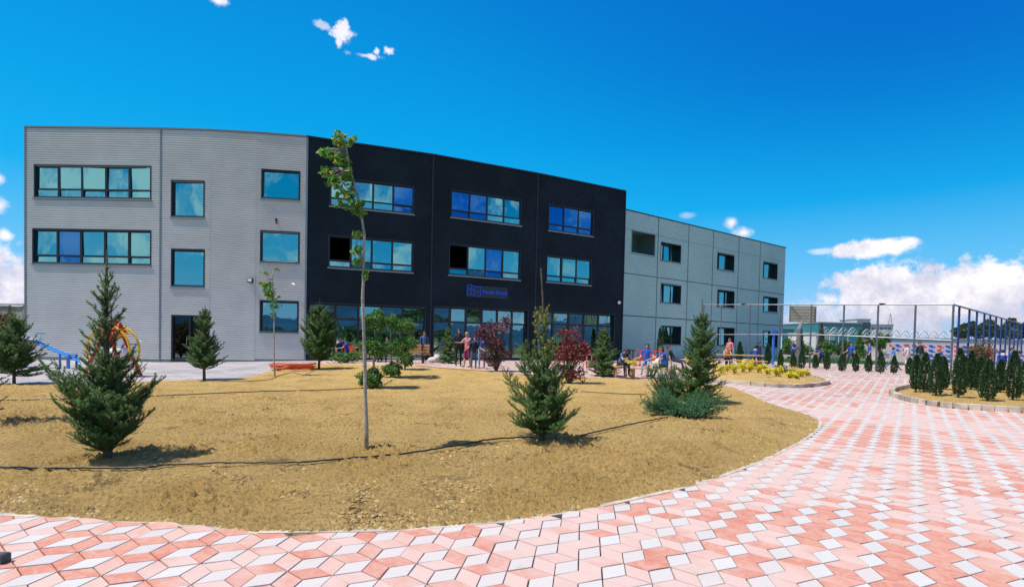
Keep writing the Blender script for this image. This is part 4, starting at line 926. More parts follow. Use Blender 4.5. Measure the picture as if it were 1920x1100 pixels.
# dark ivy mass in front of the concrete wall at the far left
p = G0(-5, 700); shrub('ivy_bush', -2, 690, [(10, 610, 26, 26), (-15, 630, 40, 40), (20, 640, 20, 30), (5, 660, 30, 24)], 230, 'dark brownish overgrown bush below the concrete wall at the far left', L_BRN, .12, n=420, up=.2).location[1] += 0
# grass strip behind the court, beyond counting
def grassstrip():
    rng = np.random.default_rng(77); n = 14000; a = Wy(1445, 660, 41); b = Wy(1660, 664, 41); x = rng.uniform(a[0], b[0], n); y = rng.uniform(38.5, 43, n); z = gz0(x, y); P = np.stack([x, y, z], 1)
    d = norm(rng.normal(0, .4, (n, 3))+[0, 0, 1]); s = norm(np.cross(d, rng.normal(size=(n, 3))))*.02; l = rng.uniform(.12, .35, (n, 1)); V = np.stack([P-s, P+s, P+d*l], 1).reshape(-1, 3)
    o = triobj('grass', V, np.arange(3*n).reshape(-1, 3), leafmat('grass', (.02, .10, .02), (.06, .22, .04), None, .2), attr=rng.random(n)); tag(o, 'green grass strip along the far edge of the court', 'grass', kind='stuff')
grassstrip()
# wood far behind the camera, mirrored in the ground floor glass
def wood():
    rng = np.random.default_rng(5); n = 26000; x = rng.uniform(-130, 110, n); y = -rng.uniform(60, 75, n); h = 1.5+1.6*vnoise(x*.09, x*0+1, 3)+1.8*vnoise(x*.4, x*0+4, 4); z = rng.random(n)**.7*h; P = np.stack([x, y, z], 1)
    leaves('far_wood', P, .7, L_DK, None, rng, .3)
    return bpy.data.objects['far_wood']
tag(wood(), 'belt of dark trees mirrored in the ground floor windows', 'trees', kind='stuff')
# ================================================================== OBJECTS
WOOD = mat('varnished_wood', (.42, .22, .09), .5, var=.3, vscale=8); WOOD2 = mat('light_wood', (.55, .36, .16), .55, var=.25, vscale=8)
GALV = mat('galvanised', (.13, .155, .18), .45, metal=.4, var=.15, vscale=3); BLK = mat('black_metal', (.02, .02, .025), .5, metal=.3)
BLUEP = mat('blue_paint', (.03, .16, .55), .4); REDP = mat('red_paint', (.65, .04, .02), .4); YELP = mat('yellow_paint', (.80, .45, .02), .4); PLW = mat('white_paint', (.75, .74, .74), .5)
# irrigation hoses
HOSE = mat('black_hose', (.012, .012, .014), .45)
def hose(pxs, r, label, m_=HOSE, loops=None):
    P = [G(*q) for q in pxs]; C = catmull(P, 10, False); rnd = random.Random(len(pxs)); pts = [[c[0]+rnd.uniform(-.006, .006), c[1]+rnd.uniform(-.01, .01), float(gz(*c))+.058+r+rnd.uniform(0, .008)] for c in C]
    q = MB(); q.tube(pts, r, 6); tag(q.build('irrigation_hose', m_, None, True), label, 'hose', 'black irrigation hoses')
hose([(-20, 888), (120, 890), (265, 889), (320, 883), (440, 879), (560, 878), (640, 872), (760, 861), (850, 846), (930, 832), (1000, 829)], .011, 'long black hose snaking across the front of the soil bed')
hose([(1085, 826), (1130, 815), (1200, 799), (1252, 789)], .011, 'black hose running from the front spruce up to the low juniper')
hose([(-10, 757), (120, 755), (290, 748), (480, 739), (600, 736), (690, 731), (722, 724), (735, 716)], .011, 'black hose crossing the bed behind the large left spruce to the nearest topiary')
hose([(380, 717), (440, 719), (500, 716), (528, 706), (550, 702), (570, 706), (590, 696)], .010, 'thin curved hose between the short sapling and the corner conifer')
hose([(780, 688), (840, 694), (925, 700)], .011, 'faint black hose near the back edge between the bright spruce and purple tree')
hose([(1090, 738), (1150, 742), (1212, 744)], .011, 'short black hose lying right of the red maple'),
# orange hose coil
b = base(545, 695, .03); q = MB(); r_ = random.Random(2)
pts = []
for i in range(130): a = i*.3; rr = .62+.10*math.sin(i*.9)+.05*r_.random(); pts.append([b[0]+rr*1.15*math.cos(a)+.1*math.sin(i*.11), b[1]+rr*.8*math.sin(a), b[2]+.035+.0016*i+.02*r_.random()])
q.tube(pts, .024, 7); tag(q.build('coiled_hose', mat('orange_rubber', (.62, .10, .03), .45), None, True), 'coiled orange red hose lying beside the short sapling', 'hose')
# bottom-left dark block
b = G0(2, 1066); q = MB(); q.box(b[0]-.62, b[1]-.0, b[2]-.02, b[0]+.0, b[1]+.07, b[2]+.085); q.box(b[0]-.60, b[1]+.005, b[2]+.085, b[0]-.008, b[1]+.062, b[2]+.09)
tag(q.build('stone_block', mat('dark_stone', (.05, .07, .08), .7, var=.3)), 'dark stone block end poking in at the bottom left corner', 'block')
# boulder by the bench
b = base(814, 680); q = MB(); q.ball((0, 0, .12), (.32, .22, .2), nu=9, nv=6); o = q.build('boulder', mat('pale_rock', (.5, .46, .42), .9, var=.25, vscale=8, bump=.6), None, True, loc=b); tag(o, 'pale boulder between the wooden bench and bright spruce', 'boulder')
rr = np.random.default_rng(3)
for v in o.data.vertices: v.co *= 1+.16*rr.standard_normal()
# wooden bench seen from behind
def bench(b, L, rz, label, wood=WOOD, group=None):
    root = empty('park_bench', b, label, 'bench', group, rz); q = MB()
    for k in range(3): q.box(-L/2, .05+.0*k, .52+.15*k, L/2, .09, .64+.15*k)
    q.build('backrest', wood, root); q = MB()
    for k in range(3): q.box(-L/2, .12+.15*k, .42, L/2, .25+.15*k, .455)
    q.build('seat', wood, root)
    for s in (-1, 1):
        q = MB(); x = s*(L/2-.35); q.box(x-.03, .095, 0, x+.03, .13, .98); q.box(x-.03, .13, .37, x+.03, .55, .415); q.box(x-.03, .5, 0, x+.03, .549, .37); q.box(x-.03, .0, .60, x+.03, .048, .98); q.build('leg', BLK, root)
    return root
b = base(773, 682); bench(b, 63/pxm(b), 0, 'varnished wooden bench seen from behind before the black facade')
# picnic tables
def ptable(b, L, rz, label, top=WOOD2):
    root = empty('picnic_table', b, label, 'table', 'wooden picnic tables', rz); q = MB()
    for k in range(5): q.box(-L/2, -.38+.155*k, .70, L/2, -.235+.155*k, .745)
    q.build('tabletop', top, root)
    for s in (-1, 1):
        q = MB()
        for k in range(2): q.box(-L/2, s*.72-.14+.145*k, .42, L/2, s*.72-.005+.145*k, .46)
        q.build('seat', top, root)
        q = MB(); x = s*(L/2-.4); q.tube([(x, -.72, 0), (x, -.25, .69)], .045, 4); q.tube([(x, .72, 0), (x, .25, .69)], .045, 4); q.tube([(x, -.8, .38), (x, .8, .38)], .04, 4); q.build('leg', WOOD, root)
    return root
b = G0(1386, 692); b[1] += .9; b[2] = float(gz0(b[0], b[1])); ptable(b, 106/pxm(b), -.10, 'long light wooden picnic table behind the yellow flower bed')
b = G0(690, 678); b[1] += .4; ptable(b, 1.7, 0, 'small dark picnic table near the glass front behind the topiaries', WOOD)
b = G0(652, 678); root = empty('chair', b, 'small red plastic chair beside the dark picnic table at the glass front', 'chair'); q = MB(); q.box(-.22, -.2, .40, .22, .22, .44); q.build('seat', REDP, root); q = MB(); q.box(-.22, .18, .441, .22, .22, .85); q.build('backrest', REDP, root)
for sx in (-1, 1):
    for sy in (-1, 1): q = MB(); q.tube([(sx*.19, sy*.17, 0), (sx*.17, sy*.15, .4)], .02, 5); q.build('leg', REDP, root)
# low rails by the wing
def rail(x0, x1, y0, y1, yb, Y, m_, label, n=6):
    a = Wy(x0, yb, Y); b2 = Wy(x1, yb, Y); L = b2[0]-a[0]; z0 = float(gz0(a[0], Y)); zt_ = Wy(x0, y0, Y)[2]-z0; root = empty('low_fence', (a[0], Y, z0), label, 'fence'); 
    q = MB(); q.tube([(0, 0, zt_), (L, 0, zt_)], .03, 5); q.tube([(0, 0, zt_*.45), (L, 0, zt_*.45)], .03, 5); q.tube([(0, 0, zt_*.12), (L, 0, zt_*.12)], .03, 5); q.build('rail', m_, root)
    for i in range(n+1): q = MB(); q.tube([(L*i/n, 0, 0), (L*i/n, 0, zt_)], .035, 5); q.build('post', m_, root)
rail(1170, 1192, 656, 0, 672, 27.5, BLK, 'dark metal railing along the foot of the panelled wing', 4)
rail(1192, 1216, 656, 0, 672, 27, REDP, 'red metal barrier left of the laughing woman', 3)
rail(1218, 1246, 658, 0, 672, 26.8, REDP, 'red metal barrier behind the two women in blue shirts', 3)
rail(1100, 1128, 664, 0, 676, 24, mat('pink_paint', (.5, .12, .1), .5), 'low faded red rail left of the round based spruce', 3)
# bench of the seated women
b = base(1228, 712, 0); b[1] += .35; root = empty('park_bench', b, 'low wooden bench under the two women in blue shirts', 'bench'); q = MB(); L = 85/pxm(b)
for k in range(3): q.box(-L/2, -.2+.14*k, .38, L/2, -.07+.14*k, .42)
q.build('seat', WOOD2, root)
for s in (-1, 1): q = MB(); q.box(s*(L/2-.1)-.05, -.18, 0, s*(L/2-.1)+.05, .2, .38); q.build('leg', WOOD, root)
b = base(1166, 711, 0); b[1] += .3; root = empty('stool', b, 'small wooden stool under the hunched girl', 'stool'); q = MB(); q.box(-.24, -.2, .42, .24, .2, .47); q.build('seat', WOOD2, root)
for sx in (-1, 1):
    for sy in (-1, 1): q = MB(); q.tube([(sx*.2, sy*.16, 0), (sx*.18, sy*.14, .42)], .025, 5); q.build('leg', WOOD, root)
# playground: small wheel
b = base(212, 708, -.02); s = pxm(b); root = empty('playground_wheel', b, 'yellow and red toy ferris wheel partly hidden behind the large left spruce', 'play equipment'); zc = ztop(b, 656); R_ = 40/s*1.0
for dy in (-.22, .22):
    q = MB(); q.tube([(R_*math.cos(a), dy, zc+R_*1.12*math.sin(a)) for a in np.linspace(0, 2*math.pi, 30)], .038, 6); q.build('ring', YELP, root)
q = MB()
for a in np.linspace(0, 2*math.pi, 25): q.tube([(R_*math.cos(a), -.22, zc+R_*1.12*math.sin(a)), (R_*math.cos(a), .22, zc+R_*1.12*math.sin(a))], .015, 4)
q.build('rung', YELP, root)
for sx in (-1, 1):
    for dy in (-.4, .4): q = MB(); q.tube([(sx*R_*.95, dy, 0), (0, dy*.6, ztop(b, 612))], .055, 6); q.build('leg', REDP, root)
q = MB(); V = [(-.3, -.28, 0), (.3, -.28, 0), (.3, .28, 0), (-.3, .28, 0), (-.22, 0, .42), (.22, 0, .42)]; q.add(np.array(V)+[0, 0, ztop(b, 626)], [(0, 1, 5, 4), (2, 3, 4, 5), (0, 4, 3), (1, 2, 5), (0, 3, 2, 1)]); q.build('roof', REDP, root)
q = MB(); q.box(-.18, -.2, ztop(b, 634), .18, .2, ztop(b, 627)); q.build('hub', YELP, root)
q = MB(); q.lathe([(0, 0), (.30, .02), (.38, .25), (.36, .5), (.33, .5), (.34, .26), (.28, .05)], (.15, 0, ztop(b, 680)), 14); q.build('seat', PLW, root, True)
q = MB(); q.lathe([(0, 0), (.28, .02), (.33, .2), (.30, .2), (.26, .04)], (-.45, 0, ztop(b, 686)), 14); q.build('seat', PLW, root, True)
# blue seesaw
b = base(128, 692, -.02); s = pxm(b); root = empty('seesaw', b, 'blue seesaw with a white seat raised at its left end', 'play equipment')
pa = np.array([-66/s, 0, ztop(b, 640)]); pb2 = np.array([44/s, 0, ztop(b, 684)])
q = MB()
for dy in (-.11, .11): q.tube([pa+[0, dy, 0], pb2+[0, dy, 0]], .045, 8)
q.build('beam', mat('sky_blue_paint', (.05, .27, .66), .4), root)
for sx in (-.18, .18): q = MB(); q.tube([(sx, -.18, 0), (sx, -.18, .62), (sx, .18, .62), (sx, .18, 0)], .045, 6); q.build('support', BLUEP, root)
for p_ in (pa, pb2): q = MB(); q.box(p_[0]-.28, -.18, p_[2]+.04, p_[0]+.28, .18, p_[2]+.13); q.box(p_[0]-.34, -.16, p_[2]+.131, p_[0]-.24, .16, p_[2]+.3); q.build('seat', PLW, root); q = MB(); q.tube([(p_[0]+.3, -.2, p_[2]+.3), (p_[0]+.3, .2, p_[2]+.3)], .02, 6); q.tube([(p_[0]+.3, 0, p_[2]), (p_[0]+.3, 0, p_[2]+.3)], .02, 6); q.build('handle', mat('pale_blue', (.35, .6, .75), .5), root)
# light blue pole right of the wheel
b = base(254, 694, -.02); q = MB(); q.tube([(0, 0, 0), (0, 0, ztop(b, 637))], .03, 6); q.tube([(-.02, 0, ztop(b, 637)), (.25, 0, ztop(b, 640))], .02, 6); tag(q.build('marker_pole', mat('pale_blue', (.35, .6, .75), .5), None, loc=b), 'thin pale blue pole right of the toy wheel', 'pole')
# yellow slide standing just inside the door opening
b = FC[1].P(du0+.55, -.9, .3); root = empty('toy_slide', b, 'small yellow plastic slide seen through the glazed door of the grey building', 'play equipment'); q = MB()
q.add([(-.35, -.15, 1.9), (-.15, -.15, 1.8), (.5, -.15, .95), (.42, -.15, .78), (-.35, .15, 1.9), (-.15, .15, 1.8), (.5, .15, .95), (.42, .15, .78)], [(0, 1, 5, 4), (1, 2, 6, 5), (2, 3, 7, 6), (3, 0, 4, 7), (0, 3, 2, 1), (4, 5, 6, 7)]); q.build('chute', YELP, root); q = MB(); q.tube([(.45, 0, 0), (.45, 0, .85)], .03); q.tube([(-.3, 0, 0), (-.3, 0, 1.8)], .03); q.build('leg', BLUEP, root)
# ---- court fence
A_ = G0(1522, 691); B_ = G0(1788, 705); e_ = (B_-A_)[:2]; e_ /= np.linalg.norm(e_)
def onfence(px, py=640):
    r = ray(px, py); nn = np.array([e_[1], -e_[0]]); t = (A_[:2]@nn)/(r[:2]@nn); q = r*t; return q[0], q[1], q[2]+EYE
xp = [1320, 1353, 1407, 1464, 1522, 1583, 1647, 1717, 1788]; fp = []; 
x0_, y0_, _ = onfence(1320); root = empty('court_fence', (x0_, y0_, float(gz0(x0_, y0_))), 'tall grey mesh fence along the near side of the sports court', 'fence')
def rel(p): return np.array(p, float)-np.array(root.location)
tops_ = []; mids = []
for px in xp:
    x, y, z = onfence(px, 571); x1, y1, z1 = onfence(px, 627+max(0, (px-1540))*.045); gzv = float(gz0(x, y)); tops_.append((x, y, z)); mids.append((x, y, z1))
    q = MB(); q.tube([rel((x, y, gzv)), rel((x, y, z))], .045 if px != 1353 else .03, 8); q.build('post', GALV, root)
q = MB(); q.tube([rel(p) for p in tops_], .035, 6); q.tube([rel(p) for p in mids], .035, 6); q.build('rail', GALV, root)
def chain(p0, p1, zb0, zt0, zb1, zt1, root, st=.12, m_=GALV, r=.0022):
    L = math.hypot(p1[0]-p0[0], p1[1]-p0[1]); H_ = zt0-zb0; q = MB(); o = np.array(root.location)
    def pt(u, v): f = u/L; return np.array([p0[0]+(p1[0]-p0[0])*f, p0[1]+(p1[1]-p0[1])*f, (zb0+(zb1-zb0)*f)*(1-v)+(zt0+(zt1-zt0)*f)*v])-o
    k = -H_
    while k < L:
        for sg in (1, -1):
            u0, u1, v0, v1 = (k, k+H_, 0., 1.) if sg > 0 else (k+H_, k, 0., 1.)
            def clip(u, v, ua, va): 
                return u, v
            a = [u0, v0]; b_ = [u1, v1]; ok = True
            for P1, P2 in ((a, b_), (b_, a)):
                if P1[0] < 0: t = (0-P1[0])/(P2[0]-P1[0]+1e-9); P1[1] += (P2[1]-P1[1])*t; P1[0] = 0
                if P1[0] > L: t = (L-P1[0])/(P2[0]-P1[0]+1e-9); P1[1] += (P2[1]-P1[1])*t; P1[0] = L
            if abs(a[0]-b_[0]) > .01: q.tube([pt(*a), pt(*b_)], r, 3, cap=False)
        k += st
    q.build('mesh_panel', m_, root)
i0, i1 = 3, 8
chain(tops_[i0], tops_[i1], mids[i0][2], tops_[i0][2], mids[i1][2], tops_[i1][2], root, r=.0022)
# side fence going back on the right, blue posts
C0 = tops_[-1]; root2 = empty('court_fence', (C0[0], C0[1], float(gz0(C0[0], C0[1]))), 'tall fence with blue posts receding along the right side of the court', 'fence')
hF = C0[2]; 
def sidept(px):
    # ground direction chosen so that the top rail falls from (1788,571) to (1917,607)
    r = ray(px, 571+(px-1788)*36/129.); t = (hF-EYE)/r[2]; return r[0]*t, r[1]*t
bx = [1799, 1818, 1832, 1846, 1857, 1868, 1878, 1887, 1895, 1903, 1910, 1917]
o = np.array(root2.location); tp = [np.array([C0[0], C0[1], hF])-o]; q2 = MB()
for px in bx:
    x, y = sidept(px); q = MB(); zg = float(gz0(x, y)); q.tube([np.array([x, y, zg])-o, np.array([x, y, hF])-o], .05, 6); q.build('post', mat('navy_paint', (.010, .045, .17), .45), root2); tp.append(np.array([x, y, hF])-o)
q = MB(); q.tube(tp, .045, 6); q.tube([p-np.array([0, 0, (hF-mids[-1][2])]) for p in tp], .035, 6); q.build('rail', GALV, root2)
x, y = sidept(1917); chain((C0[0], C0[1]), (x, y), mids[-1][2], hF, mids[-1][2], hF, root2, st=.3, r=.0015)
# small floodlights on the fence rail
for px, i, lb in ((1395, 0, 'small floodlight on the top rail of the near fence before the panelled wing'), (1655, 1, 'small floodlight on the fence rail above the white office block')):
    x, y, z = onfence(px, 571); q = MB(); q.box(-.16, -.08, .03, .14, .08, .07); q.box(-.03, -.03, -.02, .03, .03, .03); tag(q.build('floodlight', DK, None, loc=(x, y, z)), lb, 'floodlight')
# ---- basketball hoop seen from behind
b = G0(1533, 691); b[1] += 1.6; b[2] = float(gz0(b[0], b[1])); s = pxm(b); root = empty('basketball_hoop', b, 'basketball backboard seen from behind on a bent grey post', 'basketball hoop'); zt_ = ztop(b, 572); zb_ = ztop(b, 603); Wd = 49/s
cxx = (1541-1531)/s; q = MB(); q.tube([(-8/s, 0, 0), (-8/s, 0, ztop(b, 617)), (-2/s, .1, ztop(b, 606)), (cxx-2/s, .5, zb_+.12)], [.13, .13, .10, .07], 8); q.build('post', mat('grey_post', (.16, .17, .18), .6), root)
BB = mat('backboard', (.85, .80, .55), .6); q = MB(); q.box(cxx-Wd/2, .72, zb_, cxx+Wd/2, .75, zt_); q.build('backboard', BB, root)
q = MB()
for k in range(6): z = zb_+(zt_-zb_)*(k+.15)/5.4; q.box(cxx-Wd/2, .66, z-.018, cxx+Wd/2, .718, z+.018)
for sx in (-1, 1): q.box(cxx+sx*Wd/2-.03, .65, zb_, cxx+sx*Wd/2+.03, .719, zt_)
q.build('backboard_frame', mat('slat_steel', (.22, .21, .13), .6), root)
for sx in (-1, 1): q = MB(); q.tube([(cxx-2/s, .5, zb_+.1), (cxx+sx*Wd*.46, .62, zt_-.1)], .03, 6); q.build('brace', GALV, root)
q = MB(); q.tube([(cxx+.23*math.cos(a), .98+.23*math.sin(a), zb_+.15) for a in np.linspace(0, 6.283, 16)], .012, 5); q.build('rim', mat('orange_paint', (.7, .2, .02), .5), root)
# blue net post
b = G0(1514, 690); b[1] += 4; q = MB(); b[2] = float(gz0(b[0], b[1])); q.tube([(0, 0, 0), (0, 0, ztop(b, 618))], .09, 8); q.box(-.16, -.1, ztop(b, 628), .16, .1, ztop(b, 619)); q.tube([(0, 0, ztop(b, 657)), (.5, 0, ztop(b, 657))], .03, 5); tag(q.build('net_post', BLUEP, None, loc=b), 'blue net post with a winch box left of the basketball hoop', 'post')
b = G0(1587, 688); b[1] += 8; b[2] = float(gz0(b[0], b[1])); q = MB(); q.tube([(0, 0, 0), (0, 0, ztop(b, 630))], .05, 6); q.lathe([(.12, 0), (.12, .08), (.05, .1)], k=8); tag(q.build('net_post', mat('pale_blue', (.35,)*3), None, loc=b), 'thin pale net post beside the student walking left', 'post')
# ---- bleachers
Yb = 44; a = Wy(1666, 678, Yb); b2 = Wy(1960, 682, Yb); L = b2[0]-a[0]; z0 = float(gz0(a[0], Yb)); root = empty('bleachers', (a[0], Yb, z0), 'white stepped bleachers with rows of red and blue seats', 'bleachers'); s = pxm((a[0], Yb, 1)); rise = 9.2/s; ztp = ztop((a[0], Yb+2, z0), 650)
q = MB()
for k in range(5): q.box(2.2, k*.8, 0, L, (k+1)*.8-.002, ztp-rise*(4-k))
q.box(2.2, 4.0, 0, L, 4.3, ztp+9/s); q.build('stand', FWH, root)
q = MB()
for k in range(9): q.box(0, k*.42, 0, 2.19, (k+1)*.42-.002, .2*(k+1))
q.build('steps', mat('pale_concrete', (.5,)*3), root); SB = mat('seat_blue', (.02, .10, .42), .4); SR = mat('seat_red', (.65, .06, .04), .4)
proto = {}
for c_, m_ in (('r', SR), ('b', SB)):
    q = MB(); q.box(-.19, .0, .0, .19, .36, .05); q.box(-.19, .31, .051, .19, .36, .20); q.box(-.17, .05, -.08, .17, .2, -.001); o = q.build('stand_seat', m_, root); proto[c_] = o
first = {'r': True, 'b': True}; nsx = int((L-2.6)/.78)
for k in range(4):
    for i in range(min(nsx, 24)):
        c_ = 'rb'[(i+k) % 2]; loc = (2.7+i*.78+.12*k, (3-k)*.8+.15+.8, ztp-rise*k+.09)
        if first[c_]: o = proto[c_]; first[c_] = False
        else: o = proto[c_].copy(); COL.objects.link(o); o.parent = root
        o.location = loc
# white boarding along the back of the court, low kerbs
b = Wy(1470, 664, 43.5); q = MB(); a2 = Wy(1530, 664, 43.5); q.box(0, 0, .40, a2[0]-b[0], .3, .5); q.box(.1, .05, 0, .3, .25, .40); q.box(a2[0]-b[0]-.3, .05, 0, a2[0]-b[0]-.1, .25, .40); tag(q.build('park_bench', PLW, None, loc=(b[0], 43.5, float(gz0(b[0], 43.5)))), 'plain white bench on the grass behind the man with folded arms', 'bench')
# utility bag, white stones
# ================================================================== PEOPLE AND THE DOG
SKIN = mat('skin', (.52, .29, .20), .55, spec=.4); SKIN2 = mat('skin_tan', (.40, .22, .15), .55)
def cloth(n, c): return mat('cloth_'+n, c, .85, var=.18, vscale=9)
C_BLUE = cloth('royal_blue', (.012, .07, .38)); C_NAVY = cloth('navy', (.012, .02, .06)); C_JEAN = cloth('denim', (.05, .11, .24)); C_LJEAN = cloth('light_denim', (.22, .32, .46)); C_BLK = cloth('black', (.012, .012, .016))
C_WHT = cloth('white', (.62, .60, .62)); C_PINK = cloth('pink', (.60, .20, .24)); C_PURP = cloth('magenta', (.25, .02, .10)); C_GRY = cloth('grey', (.30, .30, .33)); C_RED = cloth('red', (.4, .05, .05)); C_ORG = cloth('orange', (.55, .25, .08))
H_BRN = mat('hair_brown', (.035, .02, .012), .6, var=.3, vscale=30); H_BLK = mat('hair_black', (.01, .008, .008), .5); H_BLD = mat('hair_blonde', (.42, .25, .09), .6, var=.3, vscale=30)
EYE_M = mat('eye_dark', (.01, .01, .01), .3); LIP = mat('lips', (.35, .09, .08), .5); SHOE = mat('shoe', (.03, .03, .035), .6)
def skinmesh(V, E, R, sub=1):
    me = bpy.data.meshes.new('t'); me.from_pydata([tuple(v) for v in V], E, []); o = bpy.data.objects.new('t', me); COL.objects.link(o)
    o.modifiers.new('s', 'SKIN'); sk = me.skin_vertices[0].data
    for i, r in enumerate(R): sk[i].radius = (r, r) if np.isscalar(r) else r
    sk[0].use_root = True
    if sub: m = o.modifiers.new('u', 'SUBSURF'); m.levels = sub; m.render_levels = sub
    bpy.context.view_layer.update(); ev = o.evaluated_get(bpy.context.evaluated_depsgraph_get()); m2 = bpy.data.meshes.new_from_object(ev); bpy.data.objects.remove(o); bpy.data.meshes.remove(me)
    return m2
def person(b, H, yaw, label, shirt=C_BLUE, pants=C_NAVY, hair=H_BRN, skin=SKIN, long=False, lean=0, thigh=(4, -4), knee=(4, 8), arm=((5, 8), (-5, 8)), elbow=(15, 15), seat=None, head=0, bare=False, sleeve=.5, armin=(0, 0), splay=(3, 3), name='person', group=None, extra=None):
    root = empty(name, b, label, 'person', group, math.radians(yaw)); r = math.radians
    V = []; E = []; R = []; tagb = []                                # tagb: material per bone
    def add(p, rad, par=None, mt=None):
        V.append(np.array(p, float)); R.append(rad*H/1.7); 
        if par is not None: E.append((par, len(V)-1)); tagb.append(mt)
        return len(V)-1
    f = .0; pel = np.array([0, 0, 0.])
    up = np.array([0, -math.sin(r(lean)), math.cos(r(lean))]); fw = np.array([0, -math.cos(r(lean)), -math.sin(r(lean))])
    P = add(pel, .125, None); W_ = add(pel+up*.10*H, .115, P, 0); Ch = add(pel+up*.21*H, .125, W_, 0); Nb = add(pel+up*.285*H, .075, Ch, 0)
    upn = np.array([0, -math.sin(r(lean*.8+head)), math.cos(r(lean*.8+head))]); fh = np.array([0, -math.cos(r(lean*.8+head)), -math.sin(r(lean*.8+head))])
    nk = V[Nb]+upn*.045*H; Nk = add(nk, .050, Nb, 2); h0 = add(nk+upn*.028*H+fh*.008*H, .072, Nk, 2); h1 = add(nk+upn*.075*H+fh*.006*H, .086, h0, 2); h2 = add(nk+upn*.112*H, .066, h1, 2)
    hc = nk+upn*.07*H; hands = []; feet = []
    for si, s in enumerate((-1, 1)):
        sh = add(V[Nb]-up*.018*H+np.array([s*.105*H, 0, 0]), .055, Nb, 0)
        a, o_ = arm[si]; a += 0
        d = np.array([s*math.sin(r(o_)), -math.sin(r(a))*math.cos(r(o_)), -math.cos(r(a))*math.cos(r(o_))]); mid = add(V[sh]+d*.09*H, .046, sh, 0); el_ = add(V[sh]+d*.18*H, .039, mid, 0 if sleeve > .5 else 2)
        a2 = a+elbow[si]; d2 = norm(np.array([s*math.sin(r(o_-armin[si])), -math.sin(r(a2))*math.cos(r(o_-armin[si])), -math.cos(r(a2))*math.cos(r(o_-armin[si]))]))
        wr = add(V[el_]+d2*.145*H, .025, el_, 0 if sleeve > .9 else 2); pm = add(V[wr]+d2*.045*H, .030, wr, 2); hands.append((V[pm], d2, s))
        hp = add(pel+np.array([s*.055*H, 0, -.01*H]), .088, P, 1)
        t = thigh[si]; dt = np.array([s*math.sin(r(splay[si])), -math.sin(r(t)), -math.cos(r(t))]); dt = norm(dt)
        k0 = add(V[hp]+dt*.12*H, .076, hp, 1); kn = add(V[hp]+dt*.245*H, .056, k0, 1)
        t2 = t-knee[si]; ds = norm(np.array([0, -math.sin(r(t2)), -math.cos(r(t2))])); c1 = add(V[kn]+ds*.09*H, .054, kn, 3 if bare else 1); an = add(V[kn]+ds*.235*H, .036, c1, 3 if bare else 1)
        ff = norm(np.array([0, -math.cos(r(t2*.5)), -math.sin(r(max(0, -t2))*.6)])); he = V[an]+np.array([0, 0, -.02*H]); toe = add(he+ff*.105*H, .030, an, 4); feet.append(min(V[toe][2]-.03*H/1.7, V[an][2]-.036*H/1.7))
    dz = (seat-0) if seat is not None else -min(feet)
    V = [v+[0, 0, dz] for v in V]; hc = hc+[0, 0, dz]
    me = skinmesh(V, E, R)
    ms = [shirt, pants, skin, skin, SHOE]
    for q in ms: me.materials.append(q)
    A = np.array([V[a] for a, _ in E]); B = np.array([V[b_] for _, b_ in E]); rad = np.array([(R[a]+R[b_])/2 for a, b_ in E])
    n = len(me.polygons); c = np.zeros(n*3); me.polygons.foreach_get('center', c); c = c.reshape(-1, 1, 3); AB = B-A; t = np.clip(((c-A)*AB).sum(-1)/((AB**2).sum(-1)+1e-9), 0, 1); dd = np.linalg.norm(c-A-AB*t[..., None], axis=-1)-rad*.9
    me.polygons.foreach_set('material_index', np.array(tagb, np.int32)[dd.argmin(1)]); me.polygons.foreach_set('use_smooth', np.ones(n, bool))
    # fingers, face added into the same body mesh
    q = MB(); sc = H/1.7
    for p, d, s in hands:
        p = p+[0, 0, dz]; x = norm(np.cross(d, [0, 0, 1.])+1e-3); y = np.cross(x, d)
        for k, L in enumerate((.07, .08, .075, .06)):
            o_ = p+x*(k-1.5)*.019*sc; q.tube([o_, o_+d*L*.55*sc, o_+(d*.9-y*.35)*L*1.0*sc], [.009*sc, .0085*sc, .006*sc], 4, 2)
        o_ = p-d*.03*sc-x*.03*sc*s; q.tube([o_, o_+(d*.6-x*s*.7)*.035*sc, o_+(d-x*s*.3)*.06*sc], [.010*sc, .009*sc, .007*sc], 4, 2)
    rx = np.array([1., 0, 0]); Rr = .083*sc
    def hp_(a, b_, c_): return hc+rx*a*sc+fh*b_*sc+upn*c_*sc
    for s in (-1, 1): q.ball(hp_(s*.032, .076, .008), .011*sc, 5, 6, 4); q.ball(hp_(s*.083, -.005, -.005), (.010*sc, .018*sc, .026*sc), 2, 6, 4)
    q.tube([hp_(0, .078, .012), hp_(0, .105, -.022), hp_(0, .082, -.028)], [.008*sc, .013*sc, .010*sc], 5, 2); q.tube([hp_(-.024, .078, -.052), hp_(0, .088, -.055), hp_(.024, .078, -.052)], .007*sc, 5, 6)
    ob = q.build('x', [SKIN]*7); m2 = ob.data
    import bmesh
    bm = bmesh.new(); bm.from_mesh(me); n0 = len(bm.faces); bm.from_mesh(m2); bm.faces.ensure_lookup_table()
    bm.to_mesh(me); bm.free(); me.materials.append(EYE_M); me.materials.append(LIP)
    bpy.data.objects.remove(ob); bpy.data.meshes.remove(m2)
    bo = bpy.data.objects.new('body', me); COL.objects.link(bo); bo.parent = root
    # hair shell
    q = MB(); nu, nv = 14, 8; VV = []
